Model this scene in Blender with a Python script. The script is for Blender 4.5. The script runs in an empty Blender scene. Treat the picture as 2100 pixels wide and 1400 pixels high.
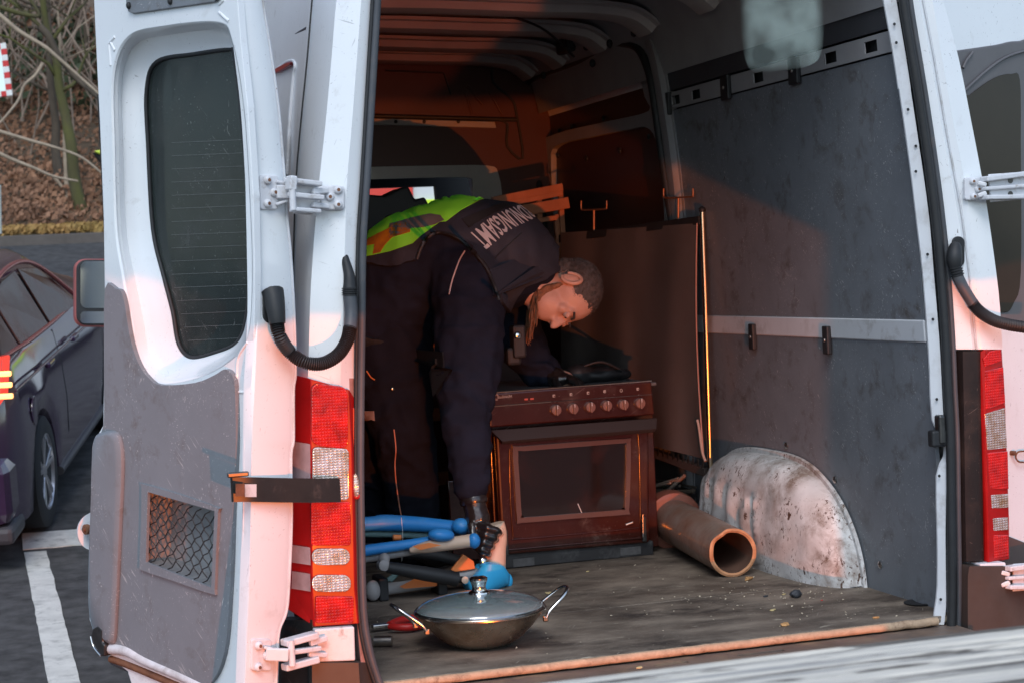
import bpy, bmesh, math, random
from mathutils import Vector, Matrix, noise
from mathutils.geometry import tessellate_polygon
from mathutils.bvhtree import BVHTree
random.seed(7)
V = Vector
S = bpy.context.scene
COL = S.collection

# ------------------------------------------------------------------ camera
YAW, PIT, ROL, FPX = .3009, .0388, -.0488, 3713.
CAM = V((-.9618, -4.3285, .9908))
FW = V((math.sin(YAW)*math.cos(PIT), math.cos(YAW)*math.cos(PIT), -math.sin(PIT)))
R0 = V((math.cos(YAW), -math.sin(YAW), 0)); U0 = R0.cross(FW)
RT = R0*math.cos(ROL)+U0*math.sin(ROL); UP = RT.cross(FW)
cd = bpy.data.cameras.new('camera'); cam = bpy.data.objects.new('camera', cd); COL.objects.link(cam)
cam.matrix_world = Matrix(((RT.x, UP.x, -FW.x, CAM.x), (RT.y, UP.y, -FW.y, CAM.y), (RT.z, UP.z, -FW.z, CAM.z), (0, 0, 0, 1)))
cd.sensor_width = 36; cd.lens = 36*FPX/2100; cd.clip_end = 400; cd.clip_start = .05
cd.dof.use_dof = True; cd.dof.focus_distance = 5.0; cd.dof.aperture_fstop = 9.0
S.camera = cam

# ------------------------------------------------------------------ light
wd = bpy.data.worlds.new('World'); S.world = wd; wd.use_nodes = True
nt = wd.node_tree; nt.nodes.clear()
sky = nt.nodes.new('ShaderNodeTexSky'); sky.sky_type = 'NISHITA'; sky.sun_disc = False
SUN_EL, SUN_ROT = math.radians(48), math.radians(200)
sky.sun_elevation = SUN_EL; sky.sun_rotation = SUN_ROT
sky.air_density = 1.0; sky.dust_density = 1.0; sky.ozone_density = 1.2
hs = nt.nodes.new('ShaderNodeHueSaturation'); hs.inputs['Saturation'].default_value = .75
bg = nt.nodes.new('ShaderNodeBackground'); bg.inputs[1].default_value = .15
wo = nt.nodes.new('ShaderNodeOutputWorld')
nt.links.new(sky.outputs[0], hs.inputs['Color']); wbn = nt.nodes.new('ShaderNodeMix'); wbn.data_type = 'RGBA'; wbn.blend_type = 'MULTIPLY'; wbn.inputs[0].default_value = 1; wbn.inputs[7].default_value = (.95, 1.02, 1.06, 1)
nt.links.new(hs.outputs[0], wbn.inputs[6]); nt.links.new(wbn.outputs[2], bg.inputs[0]); nt.links.new(bg.outputs[0], wo.inputs[0])
sl = bpy.data.lights.new('sun', 'SUN'); sl.energy = .9; sl.angle = math.radians(25); sl.color = (1, .99, .98)
so = bpy.data.objects.new('sun', sl); COL.objects.link(so)
sd = V((math.sin(SUN_ROT)*math.cos(SUN_EL), math.cos(SUN_ROT)*math.cos(SUN_EL), math.sin(SUN_EL)))
so.rotation_euler = sd.to_track_quat('Z', 'Y').to_euler()
S.view_settings.view_transform = 'Standard'; S.view_settings.look = 'None'
S.view_settings.exposure = .60; S.view_settings.gamma = 1
# assumed red lamp low behind the camera, out of frame, inferred from red light
LAMP = V((.1, -4.5, -.27))
ll = bpy.data.lights.new('assumed_red_lamp_light', 'SPOT'); ll.spot_size = math.radians(42); ll.spot_blend = .06; ll.energy = 560; ll.shadow_soft_size = .012; ll.color = (1, .20, .022)
lo = bpy.data.objects.new('assumed_red_lamp_light', ll); COL.objects.link(lo); lo.location = LAMP; lo.rotation_euler = V((.10, 1, .01)).to_track_quat('-Z', 'Y').to_euler()
l2 = bpy.data.lights.new('added_roof_rib_spot', 'SPOT'); l2.energy = 170; l2.shadow_soft_size = .01; l2.color = (1, .15, .035); l2.spot_size = math.radians(7.2); l2.spot_blend = .3  # added spot with no known source, reddens the roof ribs from below
lo2 = bpy.data.objects.new('added_roof_rib_spot', l2); COL.objects.link(lo2); lo2.location = LAMP+V((0, 0, .95)); lo2.rotation_euler = (V((.72, 2.1, 1.95))-lo2.location).to_track_quat('-Z', 'Y').to_euler()

# ------------------------------------------------------------------ unprojection of sketch points onto real planes
def ray(x, y): return FW + RT*((x-1050)/FPX) - UP*((y-700)/FPX)
def on(x, y, p0, n):
    d = ray(x, y); return CAM + d*((p0-CAM).dot(n)/d.dot(n))
def Yp(x, y, Y): return on(x, y, V((0, Y, 0)), V((0, 1, 0)))
def Zp(x, y, Z): return on(x, y, V((0, 0, Z)), V((0, 0, 1)))
def Xp(x, y, X): return on(x, y, V((X, 0, 0)), V((1, 0, 0)))
WN = V((1, 0, .0494)); WP = V((1.6046, 0, 0))
def Wp(x, y, o=0): return on(x, y, WP-V((o, 0, 0)), WN)
def gz(y):
    pts = [(-60, -.68), (1.2, -.68), (6, -.47), (21.3, 1.66), (22.2, 1.80), (60, 22)]
    for (a, za), (b, zb) in zip(pts, pts[1:]):
        if y <= b: return za+(zb-za)*max(0, (y-a)/(b-a))
    return 22
def Gp(x, y):
    d = ray(x, y); t = 2.
    for i in range(4000):
        p = CAM+d*t
        if p.z <= gz(p.y): break
        t += .01
    return p

# ------------------------------------------------------------------ materials
def lin(r, g, b):
    f = lambda c: (c/255/12.92) if c/255 < .04045 else ((c/255+.055)/1.055)**2.4
    return (f(r), f(g), f(b))
def M(name, col, rough=.5, metal=0., var=0., vs=4., col2=None, dirt=None, scratch=None, flakes=None, bump=None, coat=0., emit=None, alpha=None, trans=0., ior=1.45, grid=None, stretch=None, spec=None):
    m = bpy.data.materials.new(name); m.use_nodes = True; t = m.node_tree; N = t.nodes; L = t.links
    b = N['Principled BSDF']; b.inputs['Roughness'].default_value = rough; b.inputs['Metallic'].default_value = metal
    b.inputs['Coat Weight'].default_value = coat; b.inputs['Coat Roughness'].default_value = .08
    b.inputs['Transmission Weight'].default_value = trans; b.inputs['IOR'].default_value = ior
    if spec is not None: b.inputs['Specular IOR Level'].default_value = spec
    if alpha is not None: b.inputs['Alpha'].default_value = alpha
    if emit: b.inputs['Emission Color'].default_value = (*emit[0], 1); b.inputs['Emission Strength'].default_value = emit[1]
    tc = N.new('ShaderNodeTexCoord')
    def mapping(sc, rot=(0, 0, 0), loc=(0, 0, 0), tex=False):
        mp = N.new('ShaderNodeMapping'); mp.vector_type = 'TEXTURE' if tex else 'POINT'; mp.inputs['Scale'].default_value = sc; mp.inputs['Rotation'].default_value = rot; mp.inputs['Location'].default_value = loc
        L.new(tc.outputs['Object'], mp.inputs[0]); return mp.outputs[0]
    def nz(vec, s, det=4, ro=.6, dist=0):
        n = N.new('ShaderNodeTexNoise'); n.inputs['Scale'].default_value = s; n.inputs['Detail'].default_value = det; n.inputs['Roughness'].default_value = ro; n.inputs['Distortion'].default_value = dist
        L.new(vec, n.inputs['Vector']); return n.outputs['Fac']
    def ramp(f, a, c):
        r = N.new('ShaderNodeMapRange'); r.inputs['From Min'].default_value = a; r.inputs['From Max'].default_value = c; r.clamp = True
        L.new(f, r.inputs['Value']); return r.outputs['Result']
    def mth(op, a, c):
        q = N.new('ShaderNodeMath'); q.operation = op
        for i, k in enumerate((a, c)):
            if isinstance(k, (int, float)): q.inputs[i].default_value = k
            else: L.new(k, q.inputs[i])
        return q.outputs[0]
    def mix(f, a, c):
        q = N.new('ShaderNodeMix'); q.data_type = 'RGBA'
        if isinstance(f, (int, float)): q.inputs[0].default_value = f
        else: L.new(f, q.inputs[0])
        for i, k in ((6, a), (7, c)):
            if isinstance(k, tuple): q.inputs[i].default_value = (*k[:3], 1)
            else: L.new(k, q.inputs[i])
        return q.outputs[2]
    base = mapping(stretch or (1, 1, 1))
    c = tuple(col)
    if var or col2:
        n = ramp(nz(base, vs, 6), .3, .7)
        c = mix(n, tuple(x*(1-var) for x in col), col2 or tuple(min(1, x*(1+var)) for x in col))
    rg = None
    if dirt:
        dc, amt, sc = dirt[:3]
        n = ramp(nz(base, sc, 8, .68, .3), .62-amt*.3, .80-amt*.2)
        n = mth('MULTIPLY', n, ramp(nz(base, sc*.31, 2), .35, .6)); n = mth('MULTIPLY', n, min(1, .5+amt))
        c = mix(n, c, dc); rg = mth('ADD', rough, mth('MULTIPLY', n, .25))
    if flakes:
        fc, sc, th, st = flakes
        n = nz(mapping(st), sc, 5, .7, .6); n = ramp(n, th, th+.03)
        n = mth('MULTIPLY', n, ramp(nz(base, sc*.12, 2), .4, .55))
        c = mix(n, c, fc)
    if scratch:
        sc, amt = scratch
        acc = None
        for i, rot in enumerate(((.25, .3, .2), (-.7, .5, .9), (.95, -.5, 1.9), (1.5, .9, -.6), (-.2, 1.2, 2.6))):
            n = nz(mapping((1/200, 1/200, 1/4), rot, (i*3.1, i, 2), True), 1., 2, .5, .35); n = ramp(n, .705-amt*.022, .735-amt*.022)
            n = mth('MULTIPLY', n, ramp(nz(mapping((1, 1, 1), rot, (i*7., 0, 0)), 7., 3), .52, .62))
            acc = n if acc is None else mth('MAXIMUM', acc, n)
        c = mix(mth('MULTIPLY', acc, .75), c, sc)
    if isinstance(c, tuple): b.inputs['Base Color'].default_value = (*c, 1)
    else: L.new(c, b.inputs['Base Color'])
    if rg is not None: L.new(rg, b.inputs['Roughness'])
    h = None
    if bump:
        bs, bstr = bump[:2]; h = mth('MULTIPLY', nz(mapping(bump[2] if len(bump) > 2 else (1, 1, 1)), bs, 5), 1.0)
    if grid:
        sx, sz, bstr = grid
        sp = N.new('ShaderNodeSeparateXYZ'); L.new(tc.outputs['Object'], sp.inputs[0])
        a = mth('ABSOLUTE', mth('SINE', mth('MULTIPLY', sp.outputs[0], sx), 0), 0); d2 = mth('ABSOLUTE', mth('SINE', mth('MULTIPLY', sp.outputs[2], sz), 0), 0)
        g = mth('MINIMUM', a, d2); h = g if h is None else mth('ADD', g, mth('MULTIPLY', h, .5))
    if h is not None:
        bp = N.new('ShaderNodeBump'); bp.inputs['Strength'].default_value = bstr; bp.inputs['Distance'].default_value = .004 if not grid else .003
        L.new(h, bp.inputs['Height']); L.new(bp.outputs[0], b.inputs['Normal'])
    return m

WHITE = M('white_van_paint', (.73, .76, .79), .30, var=.03, vs=3, coat=.5, dirt=((.38, .36, .34), .12, 16), flakes=((.14, .11, .09), 75, .70, (1, 1, .35)), scratch=((.35, .36, .38), .35))
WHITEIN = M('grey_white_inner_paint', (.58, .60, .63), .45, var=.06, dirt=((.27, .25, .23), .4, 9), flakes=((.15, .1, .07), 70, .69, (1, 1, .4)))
HINGE = M('painted_hinge_steel', (.62, .63, .66), .38, var=.05, vs=20, dirt=((.25, .2, .16), .35, 30), bump=(60, .15))
GREYTRIM = M('scratched_grey_trim_board', (.18, .195, .215), .5, var=.06, vs=6, dirt=((.11, .09, .08), .3, 16), scratch=((.48, .48, .48), 1.8), bump=(250, .12))
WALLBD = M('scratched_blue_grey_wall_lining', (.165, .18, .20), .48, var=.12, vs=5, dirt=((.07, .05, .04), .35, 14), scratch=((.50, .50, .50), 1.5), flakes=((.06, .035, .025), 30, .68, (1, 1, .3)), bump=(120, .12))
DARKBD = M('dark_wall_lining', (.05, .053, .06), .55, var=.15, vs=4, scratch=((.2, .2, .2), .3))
RUB = M('black_rubber', (.018, .019, .021), .55, var=.2, vs=12, bump=(80, .15))
RUBG = M('weathered_grey_rubber', (.06, .065, .075), .5, var=.15, vs=8, dirt=((.13, .11, .1), .3, 12))
BLKP = M('black_bumper_plastic', (.014, .013, .013), .5, var=.15, vs=9, spec=.3, dirt=((.04, .03, .025), .4, 9), scratch=((.12, .1, .09), .4), bump=(200, .15))
BROWNP = M('dirty_sill_plastic', (.055, .042, .036), .5, var=.2, vs=9, dirt=((.05, .03, .02), .5, 12))
GLASSD = M('dark_tinted_glass', (.020, .028, .027), .12, var=.3, vs=3, spec=.22, dirt=((.06, .065, .06), .5, 9), scratch=((.22, .23, .22), .8), alpha=.86)
FLOOR = M('worn_plywood_floor', (.29, .24, .19), .6, col2=(.075, .055, .042), vs=6, dirt=((.035, .025, .02), .9, 9), scratch=((.34, .30, .25), 1.0), flakes=((.32, .28, .22), 34, .64, (.3, 1, 1)), bump=(70, .5), stretch=(.75, 1.25, 1))
WOODEDGE = M('frayed_plywood_edge', (.42, .30, .20), .8, var=.25, vs=30, dirt=((.15, .09, .06), .5, 30), bump=(160, .5, (.2, 1, 1)))
ARCH = M('scuffed_white_wheel_arch_paint', (.60, .60, .60), .5, var=.12, vs=9, dirt=((.20, .15, .12), .75, 15), scratch=((.2, .13, .1), .8), flakes=((.085, .045, .03), 75, .575, (1, 1, .55)), bump=(35, .35))
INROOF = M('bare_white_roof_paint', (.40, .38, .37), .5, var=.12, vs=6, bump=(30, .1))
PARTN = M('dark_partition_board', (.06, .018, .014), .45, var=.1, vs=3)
INPIL = M('dull_inner_pillar_paint', (.3, .3, .31), .5, var=.1, vs=6)
LRED = M('red_lamp_lens', (.46, .008, .005), .16, var=.45, vs=30, coat=1, grid=(420, 420, .45), trans=0.)
LREDP = M('smooth_dark_red_lens', (.30, .006, .006), .35, var=.2, vs=10, coat=.15, spec=.3)
LCLR = M('clear_ribbed_lens', (.82, .83, .84), .16, metal=.6, vs=38, col2=(.45, .30, .16), coat=1, grid=(300, 480, .6))
LCLRP = M('clouded_clear_lens', (.42, .30, .31), .15, var=.2, vs=20, coat=1)
STEEL = M('dull_steel', (.45, .43, .41), .3, metal=1, var=.15, vs=20, dirt=((.12, .09, .06), .4, 14), bump=(60, .08))
CHROME = M('polished_steel', (.62, .60, .58), .14, metal=1, var=.08, vs=9)
RUST = M('rusty_brown_metal', (.16, .07, .035), .7, var=.4, vs=25, bump=(80, .4))
LATCH = M('dark_latch_metal', (.08, .08, .08), .35, metal=.8, var=.3, vs=30)
REDP = M('red_plastic_grip', (.5, .02, .018), .4)
ROADM = M('asphalt', (.068, .067, .067), .92, var=.45, vs=9, spec=.2, dirt=((.09, .088, .085), .3, 40), bump=(220, .6), flakes=((.17, .17, .17), 190, .68, (1, 1, 1)))
LINEM = M('worn_white_road_paint', (.60, .59, .55), .7, var=.12, vs=8, dirt=((.2, .2, .19), .45, 14), flakes=((.12, .12, .12), 60, .64, (1, 1, 1)), bump=(150, .3))

# ------------------------------------------------------------------ object helpers
def tag(o, label=None, cat=None, group=None, kind=None):
    if label: o['label'] = label
    if cat: o['category'] = cat
    if group: o['group'] = group
    if kind: o['kind'] = kind
    return o
def thing(name, loc, label, cat, group=None, rot=None):
    o = bpy.data.objects.new(name, None); COL.objects.link(o); o.location = loc
    if rot: o.rotation_euler = rot
    o.empty_display_size = .1
    return tag(o, label, cat, group)
def ob(name, verts, faces, mat, parent=None, smooth=False, bevel=0, local=False, seg=2):
    me = bpy.data.meshes.new(name); me.from_pydata([tuple(v) for v in verts], [], faces); me.update()
    bm = bmesh.new(); bm.from_mesh(me); bmesh.ops.recalc_face_normals(bm, faces=bm.faces[:]); bm.to_mesh(me); bm.free()
    me.materials.append(mat)
    if smooth:
        for p in me.polygons: p.use_smooth = True
    o = bpy.data.objects.new(name, me); COL.objects.link(o)
    if bevel:
        b = o.modifiers.new('bevel', 'BEVEL'); b.width = bevel; b.segments = seg; b.limit_method = 'ANGLE'; b.angle_limit = math.radians(35)
    if parent: par(o, parent, local)
    return o
def par(o, parent, local=False):
    o.parent = parent
    if not local and parent.type == 'EMPTY':
        o.matrix_parent_inverse = Matrix.LocRotScale(parent.location, parent.rotation_euler, parent.scale).inverted()
def cat(pts, n=6, closed=False):
    P_ = [V(p) if len(p) == 3 else V((p[0], p[1], 0)) for p in pts]; out = []; m = len(P_)
    for i in range(m if closed else m-1):
        g = (lambda k: P_[k % m]) if closed else (lambda k: P_[min(max(k, 0), m-1)])
        a, b, c, d = g(i-1), g(i), g(i+1), g(i+2)
        for j in range(n):
            t = j/n
            out.append(.5*((2*b)+(c-a)*t+(2*a-5*b+4*c-d)*t*t+(3*b-a-3*c+d)*t**3))
    if not closed: out.append(P_[-1])
    return out
def poly(name, loops, off, mat, parent=None, bevel=0, smooth=False, local=False):
    """planar outline (first loop) with holes (others), given real thickness along off"""
    tris = tessellate_polygon([[V(p) for p in l] for l in loops])
    fl = [V(p) for l in loops for p in l]; n = len(fl)
    vs = fl+[p+off for p in fl]
    fs = [tuple(t) for t in tris]+[tuple(i+n for i in reversed(t)) for t in tris]
    k = 0
    for l in loops:
        m = len(l)
        for i in range(m): a, b = k+i, k+(i+1) % m; fs.append((a, b, b+n, a+n))
        k += m
    me = bpy.data.meshes.new(name); me.from_pydata([tuple(v) for v in vs], [], fs); me.update()
    bm = bmesh.new(); bm.from_mesh(me)
    bmesh.ops.dissolve_limit(bm, angle_limit=.005, verts=bm.verts[:], edges=bm.edges[:]) if len(loops) == 1 else None
    bmesh.ops.recalc_face_normals(bm, faces=bm.faces[:]); bm.to_mesh(me); bm.free()
    me.materials.append(mat); o = bpy.data.objects.new(name, me); COL.objects.link(o)
    if bevel:
        b = o.modifiers.new('bevel', 'BEVEL'); b.width = bevel; b.segments = 3; b.limit_method = 'ANGLE'; b.angle_limit = math.radians(50)
    if parent: par(o, parent, local)
    return o
def sheet(name, rows, off, mat, parent=None, smooth=True, closed_u=False, local=False):
    """grid surface with thickness"""
    R_, C_ = len(rows), len(rows[0]); vs = [V(p) for r in rows for p in r]; n = len(vs)
    o_ = off if isinstance(off, Vector) else None
    fs = []
    for i in range(R_-1):
        for j in range(C_ if closed_u else C_-1):
            a, b = i*C_+j, i*C_+(j+1) % C_; fs.append((a, b, b+C_, a+C_))
    if o_ is not None:
        vs += [p+o_ for p in vs]; fs += [tuple(q+n for q in reversed(f)) for f in fs[:]]
        e = [(i, i+1) for i in range(C_-1)]+[(i*C_+C_-1, (i+1)*C_+C_-1) for i in range(R_-1)]+[((R_-1)*C_+i+1, (R_-1)*C_+i) for i in range(C_-1)]+[((i+1)*C_, i*C_) for i in range(R_-1)]
        if not closed_u: fs += [(b, a, a+n, b+n) for a, b in e]
    o = ob(name, vs, fs, mat, parent, smooth=False, local=local)
    if smooth:
        for p in o.data.polygons: p.use_smooth = True
        o.data.set_sharp_from_angle(angle=math.radians(40))
    return o
def frames(pts):
    out = []; t0 = (pts[1]-pts[0]).normalized(); nrm = t0.orthogonal().normalized()
    for i, p in enumerate(pts):
        t = (pts[min(i+1, len(pts)-1)]-pts[max(i-1, 0)]).normalized()
        nrm = (nrm-t*nrm.dot(t)).normalized(); out.append((p, nrm, t.cross(nrm)))
    return out
def tubegeo(pts, r, seg=12, cap=True, sq=None):
    pts = [V(p) for p in pts]; rr = r if isinstance(r, (list, tuple)) else [r]*len(pts); vs = []; fs = []
    for (p, a, b), q in zip(frames(pts), rr):
        for k in range(seg):
            t = 2*math.pi*k/seg; vs.append(p+a*(math.cos(t)*q)+b*(math.sin(t)*q))
    for i in range(len(pts)-1):
        for k in range(seg): a_, b_ = i*seg+k, i*seg+(k+1) % seg; fs.append((a_, b_, b_+seg, a_+seg))
    if cap: fs += [tuple(range(seg-1, -1, -1)), tuple(range((len(pts)-1)*seg, len(pts)*seg))]
    return vs, fs
def tube(name, pts, r, mat, parent=None, seg=12, cap=True, local=False):
    vs, fs = tubegeo(pts, r, seg, cap); o = ob(name, vs, fs, mat, parent, True, local=local)
    o.data.set_sharp_from_angle(angle=math.radians(50)); return o
def join(geos):
    vs = []; fs = []
    for v, f in geos:
        k = len(vs); vs += list(v); fs += [tuple(i+k for i in q) for q in f]
    return vs, fs
def boxgeo(c, s, ax=None):
    ax = ax or (V((1, 0, 0)), V((0, 1, 0)), V((0, 0, 1))); c = V(c)
    vs = [c+ax[0]*(s[0]/2*i)+ax[1]*(s[1]/2*j)+ax[2]*(s[2]/2*k) for i in (-1, 1) for j in (-1, 1) for k in (-1, 1)]
    return vs, [(0, 1, 3, 2), (4, 6, 7, 5), (0, 4, 5, 1), (2, 3, 7, 6), (0, 2, 6, 4), (1, 5, 7, 3)]
def box(name, c, s, mat, parent=None, bevel=.003, ax=None, local=False):
    v, f = boxgeo(c, s, ax); return ob(name, v, f, mat, parent, bevel=bevel, local=local)
def beamgeo(a, b, w, h, up=V((0, 0, 1))):
    a, b = V(a), V(b); d = (b-a).normalized(); s = d.cross(up).normalized(); u = s.cross(d)
    return boxgeo((a+b)/2, ((b-a).length, w, h), (d, s, u))
def beam(name, a, b, w, h, mat, parent=None, bevel=.002, up=V((0, 0, 1)), local=False):
    v, f = beamgeo(a, b, w, h, up); return ob(name, v, f, mat, parent, bevel=bevel, local=local)
def lathe(name, prof, c, axis, mat, parent=None, seg=40, local=False):
    axis = V(axis).normalized(); a = axis.orthogonal().normalized(); b = axis.cross(a); c = V(c); vs = []; fs = []
    for r, z in prof:
        for k in range(seg): t = 2*math.pi*k/seg; vs.append(c+axis*z+a*(math.cos(t)*max(r, 1e-4))+b*(math.sin(t)*max(r, 1e-4)))
    for i in range(len(prof)-1):
        for k in range(seg): p, q = i*seg+k, i*seg+(k+1) % seg; fs.append((p, q, q+seg, p+seg))
    fs += [tuple(range(seg)), tuple(range((len(prof)-1)*seg, len(prof)*seg))]
    o = ob(name, vs, fs, mat, parent, True, local=local); o.data.set_sharp_from_angle(angle=math.radians(38)); return o
def ellgeo(c, r, ax=None, u=14, w=9):
    ax = ax or (V((1, 0, 0)), V((0, 1, 0)), V((0, 0, 1))); c = V(c); vs = [c+ax[2]*r[2]]; fs = []
    for i in range(1, w):
        p = math.pi*i/w
        for k in range(u):
            t = 2*math.pi*k/u; vs.append(c+ax[0]*(r[0]*math.sin(p)*math.cos(t))+ax[1]*(r[1]*math.sin(p)*math.sin(t))+ax[2]*(r[2]*math.cos(p)))
    vs.append(c-ax[2]*r[2]); n = len(vs)-1
    for k in range(u):
        fs.append((0, 1+k, 1+(k+1) % u)); fs.append((n, n-u+(k+1) % u, n-u+k))
        for i in range(w-2): a, b = 1+i*u+k, 1+i*u+(k+1) % u; fs.append((a, a+u, b+u, b))
    return vs, fs
def ell(name, c, r, mat, parent=None, ax=None, u=20, w=12, local=False):
    v, f = ellgeo(c, r, ax, u, w); return ob(name, v, f, mat, parent, True, local=local)
def chain(pts, rad):
    """tapered capsule chain as overlapping ellipsoids (to be fused by voxel remesh)"""
    g = []
    for (a, ra), (b, rb) in zip(zip(pts, rad), list(zip(pts, rad))[1:]):
        L = (b-a).length; n = max(2, int(L/(min(ra, rb)*.3)))
        for i in range(n+1): t = i/n; q = ra+(rb-ra)*t; g.append(ellgeo(a.lerp(b, t), (q, q, q), None, 12, 8))
    return g
def fuse(name, geos, mat, parent=None, vox=.012, sm=8, disp=None, local=False):
    v, f = join(geos); me = bpy.data.meshes.new('t'); me.from_pydata([tuple(p) for p in v], [], f); t = bpy.data.objects.new('t', me); COL.objects.link(t)
    m = t.modifiers.new('r', 'REMESH'); m.mode = 'VOXEL'; m.voxel_size = vox
    if sm: s = t.modifiers.new('s', 'SMOOTH'); s.iterations = sm; s.factor = .5
    dg = bpy.context.evaluated_depsgraph_get(); me2 = bpy.data.meshes.new_from_object(t.evaluated_get(dg)); bpy.data.objects.remove(t)
    me2.name = name
    if disp:
        me2.update(); nn = [v_.normal.copy() for v_ in me2.vertices]
        for v_, n_ in zip(me2.vertices, nn): v_.co += n_*disp(v_.co.copy(), n_)
    me2.materials.clear(); me2.materials.append(mat)
    for p in me2.polygons: p.use_smooth = True
    o = bpy.data.objects.new(name, me2); COL.objects.link(o)
    if parent: par(o, parent, local)
    return o
def bvh(o): return BVHTree.FromPolygons([v.co for v in o.data.vertices], [tuple(p.vertices) for p in o.data.polygons])
def inpoly(x, y, pl):
    c = False; j = len(pl)-1
    for i in range(len(pl)):
        if (pl[i][1] > y) != (pl[j][1] > y) and x < (pl[j][0]-pl[i][0])*(y-pl[i][1])/(pl[j][1]-pl[i][1])+pl[i][0]: c = not c
        j = i
    return c
def drape(name, outline, tree, off, th, mat, parent, step=6, fallback=None, sm=0):
    """cloth panel laid over a body surface: outline is a sketch, each point is dropped onto the surface"""
    from mathutils.geometry import delaunay_2d_cdt
    pl = [(p[0], p[1]) for p in outline]; pts = []
    for i in range(len(pl)):
        a, b = V(pl[i]), V(pl[(i+1) % len(pl)]); n = max(1, int((b-a).length/step))
        for k in range(n): pts.append(a.lerp(b, k/n))
    nb = len(pts); xs = [p[0] for p in pl]; ys = [p[1] for p in pl]
    y = min(ys)+step/2
    while y < max(ys):
        x = min(xs)+step/2
        while x < max(xs):
            if inpoly(x, y, pl) and min((V((x, y))-q).length for q in pts[:nb]) > step*.45: pts.append(V((x, y)))
            x += step
        y += step
    vs2, _, fs, _, _, _ = delaunay_2d_cdt(pts, [], [list(range(nb))], 1, 1e-4)
    out = []
    for q in vs2:
        d = ray(q.x, q.y).normalized(); h = tree.ray_cast(CAM, d)
        if h[0] is None:
            for k in range(1, 60):
                d2 = ray(q.x+k*.3, q.y+k*1.5).normalized(); h = tree.ray_cast(CAM, d2)
                if h[0] is not None: break
            if h[0] is None: h = tree.find_nearest(CAM+d*5.6)
            out.append((h[0], h[1] if h[1].dot(d) < 0 else -h[1]))
        else: out.append((h[0], h[1] if h[1].dot(d) < 0 else -h[1]))
    n = len(out)
    vs = [p+nn*off for p, nn in out]+[p+nn*(off+th) for p, nn in out]
    F = [tuple(f) for f in fs]; e = {}
    for f in F:
        for a, b in zip(f, f[1:]+f[:1]): e[(a, b)] = 1
    rim = [(a, b) for a, b in e if (b, a) not in e]
    fa = [tuple(reversed(f)) for f in F]+[tuple(i+n for i in f) for f in F]+[(a, b, b+n, a+n) for a, b in rim]
    o = ob(name, vs, fa, mat, parent, True); o.data.set_sharp_from_angle(angle=math.radians(60)); return o
def rr(c, w, h, r, n=5):
    """rounded rectangle in 2D"""
    out = []
    for sx, sy, a0 in ((1, 1, 0), (-1, 1, 90), (-1, -1, 180), (1, -1, 270)):
        for k in range(n+1):
            a = math.radians(a0+90*k/n); out.append((c[0]+sx*(w/2-r)+r*math.cos(a), c[1]+sy*(h/2-r)+r*math.sin(a)))
    return out
def quad_uv(q, u, v): return V(q[0]).lerp(V(q[1]), u).lerp(V(q[3]).lerp(V(q[2]), u), v)

# ================================================================== GROUND, ROAD, BANK
def strip(name, xs, ys, zf, mat, kind='structure', off=0):
    vs = [V((x, y, zf(x, y)+off)) for y in ys for x in xs]; n = len(xs); fs = [(j*n+i, j*n+i+1, (j+1)*n+i+1, (j+1)*n+i) for j in range(len(ys)-1) for i in range(n-1)]
    return tag(ob(name, vs, fs, mat, smooth=True), kind=kind)
SOIL = M('leaf_littered_soil', (.13, .085, .055), .95, col2=(.055, .045, .028), vs=1.6, flakes=((.30, .16, .08), 6, .56, (1, 1, 1)), bump=(8, 1.))
VERGE = M('dry_grass_verge', (.24, .17, .075), .95, col2=(.12, .12, .05), vs=3, bump=(30, 1.))
KERBM = M('old_kerb_stone', (.11, .095, .085), .85, var=.2, vs=5, bump=(40, .4))
strip('road', [-60, -20, -8, -4, 0, 4, 8, 20, 60], [-60, -20, -8, 1.2]+[1.2+.8*i for i in range(1, 6)]+[6, 8, 10, 12, 14, 16, 18, 20, 21.3], lambda x, y: gz(y), ROADM)
kerb_rows = []
tag(sheet('kerb', [[V((x, y, z)) for x in range(-30, 31, 3)] for y, z in ((21.3, gz(21.3)-.05), (21.3, gz(21.3)+.13), (21.34, gz(21.3)+.14), (21.6, gz(21.3)+.15))], V((0, .12, -.12)), KERBM), kind='structure')
strip('verge', [i*2. for i in range(-15, 16)], [21.6, 21.8, 22.0, 22.2], lambda x, y: gz(y)+.10+.05*noise.noise(V((x, y*3, 0))), VERGE)
strip('wooded_bank', [i*1.5 for i in range(-24, 25)], [22.2+1.2*i for i in range(32)], lambda x, y: gz(y)+.5*noise.noise(V((x*.3, y*.3, 0)))*(1 if y > 23 else 0)+.1, SOIL)
tag(ob('forest_floor_far', [V((-150, 60, 21)), V((150, 60, 21)), V((150, 160, 30)), V((-150, 160, 30))], [(0, 1, 2, 3)], SOIL), kind='structure')

def road_line(name, outline, label, group='white road markings'):
    pts = [Gp(*p) for p in outline]; rows = []
    # outline = 4 corners; subdivide lengthwise with ragged edges
    a, b, c, d = pts; n = max(4, int(((d-a).length)/.09)); L_ = []
    for i in range(n+1):
        t = i/n; p = a.lerp(d, t); q = b.lerp(c, t); w = (q-p); j1 = .05*noise.noise(p*9); j2 = .05*noise.noise(q*9+V((5, 0, 0)))
        row = [p+w*j1, p+w*.33, p+w*.66, q+w*j2]
        L_.append([V((r.x, r.y, gz(r.y)+.006)) for r in row])
    o = sheet(name, L_, V((0, 0, -.005)), LINEM); return tag(o, label, 'road marking', group)
road_line('road_line', [(45, 1096), (47, 1128), (250, 1112), (250, 1080)], 'short white line running across, beside the car tyre')
road_line('road_line', [(50, 1134), (96, 1131), (183, 1470), (112, 1470)], 'long white line running toward the viewer at the lower left')

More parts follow.
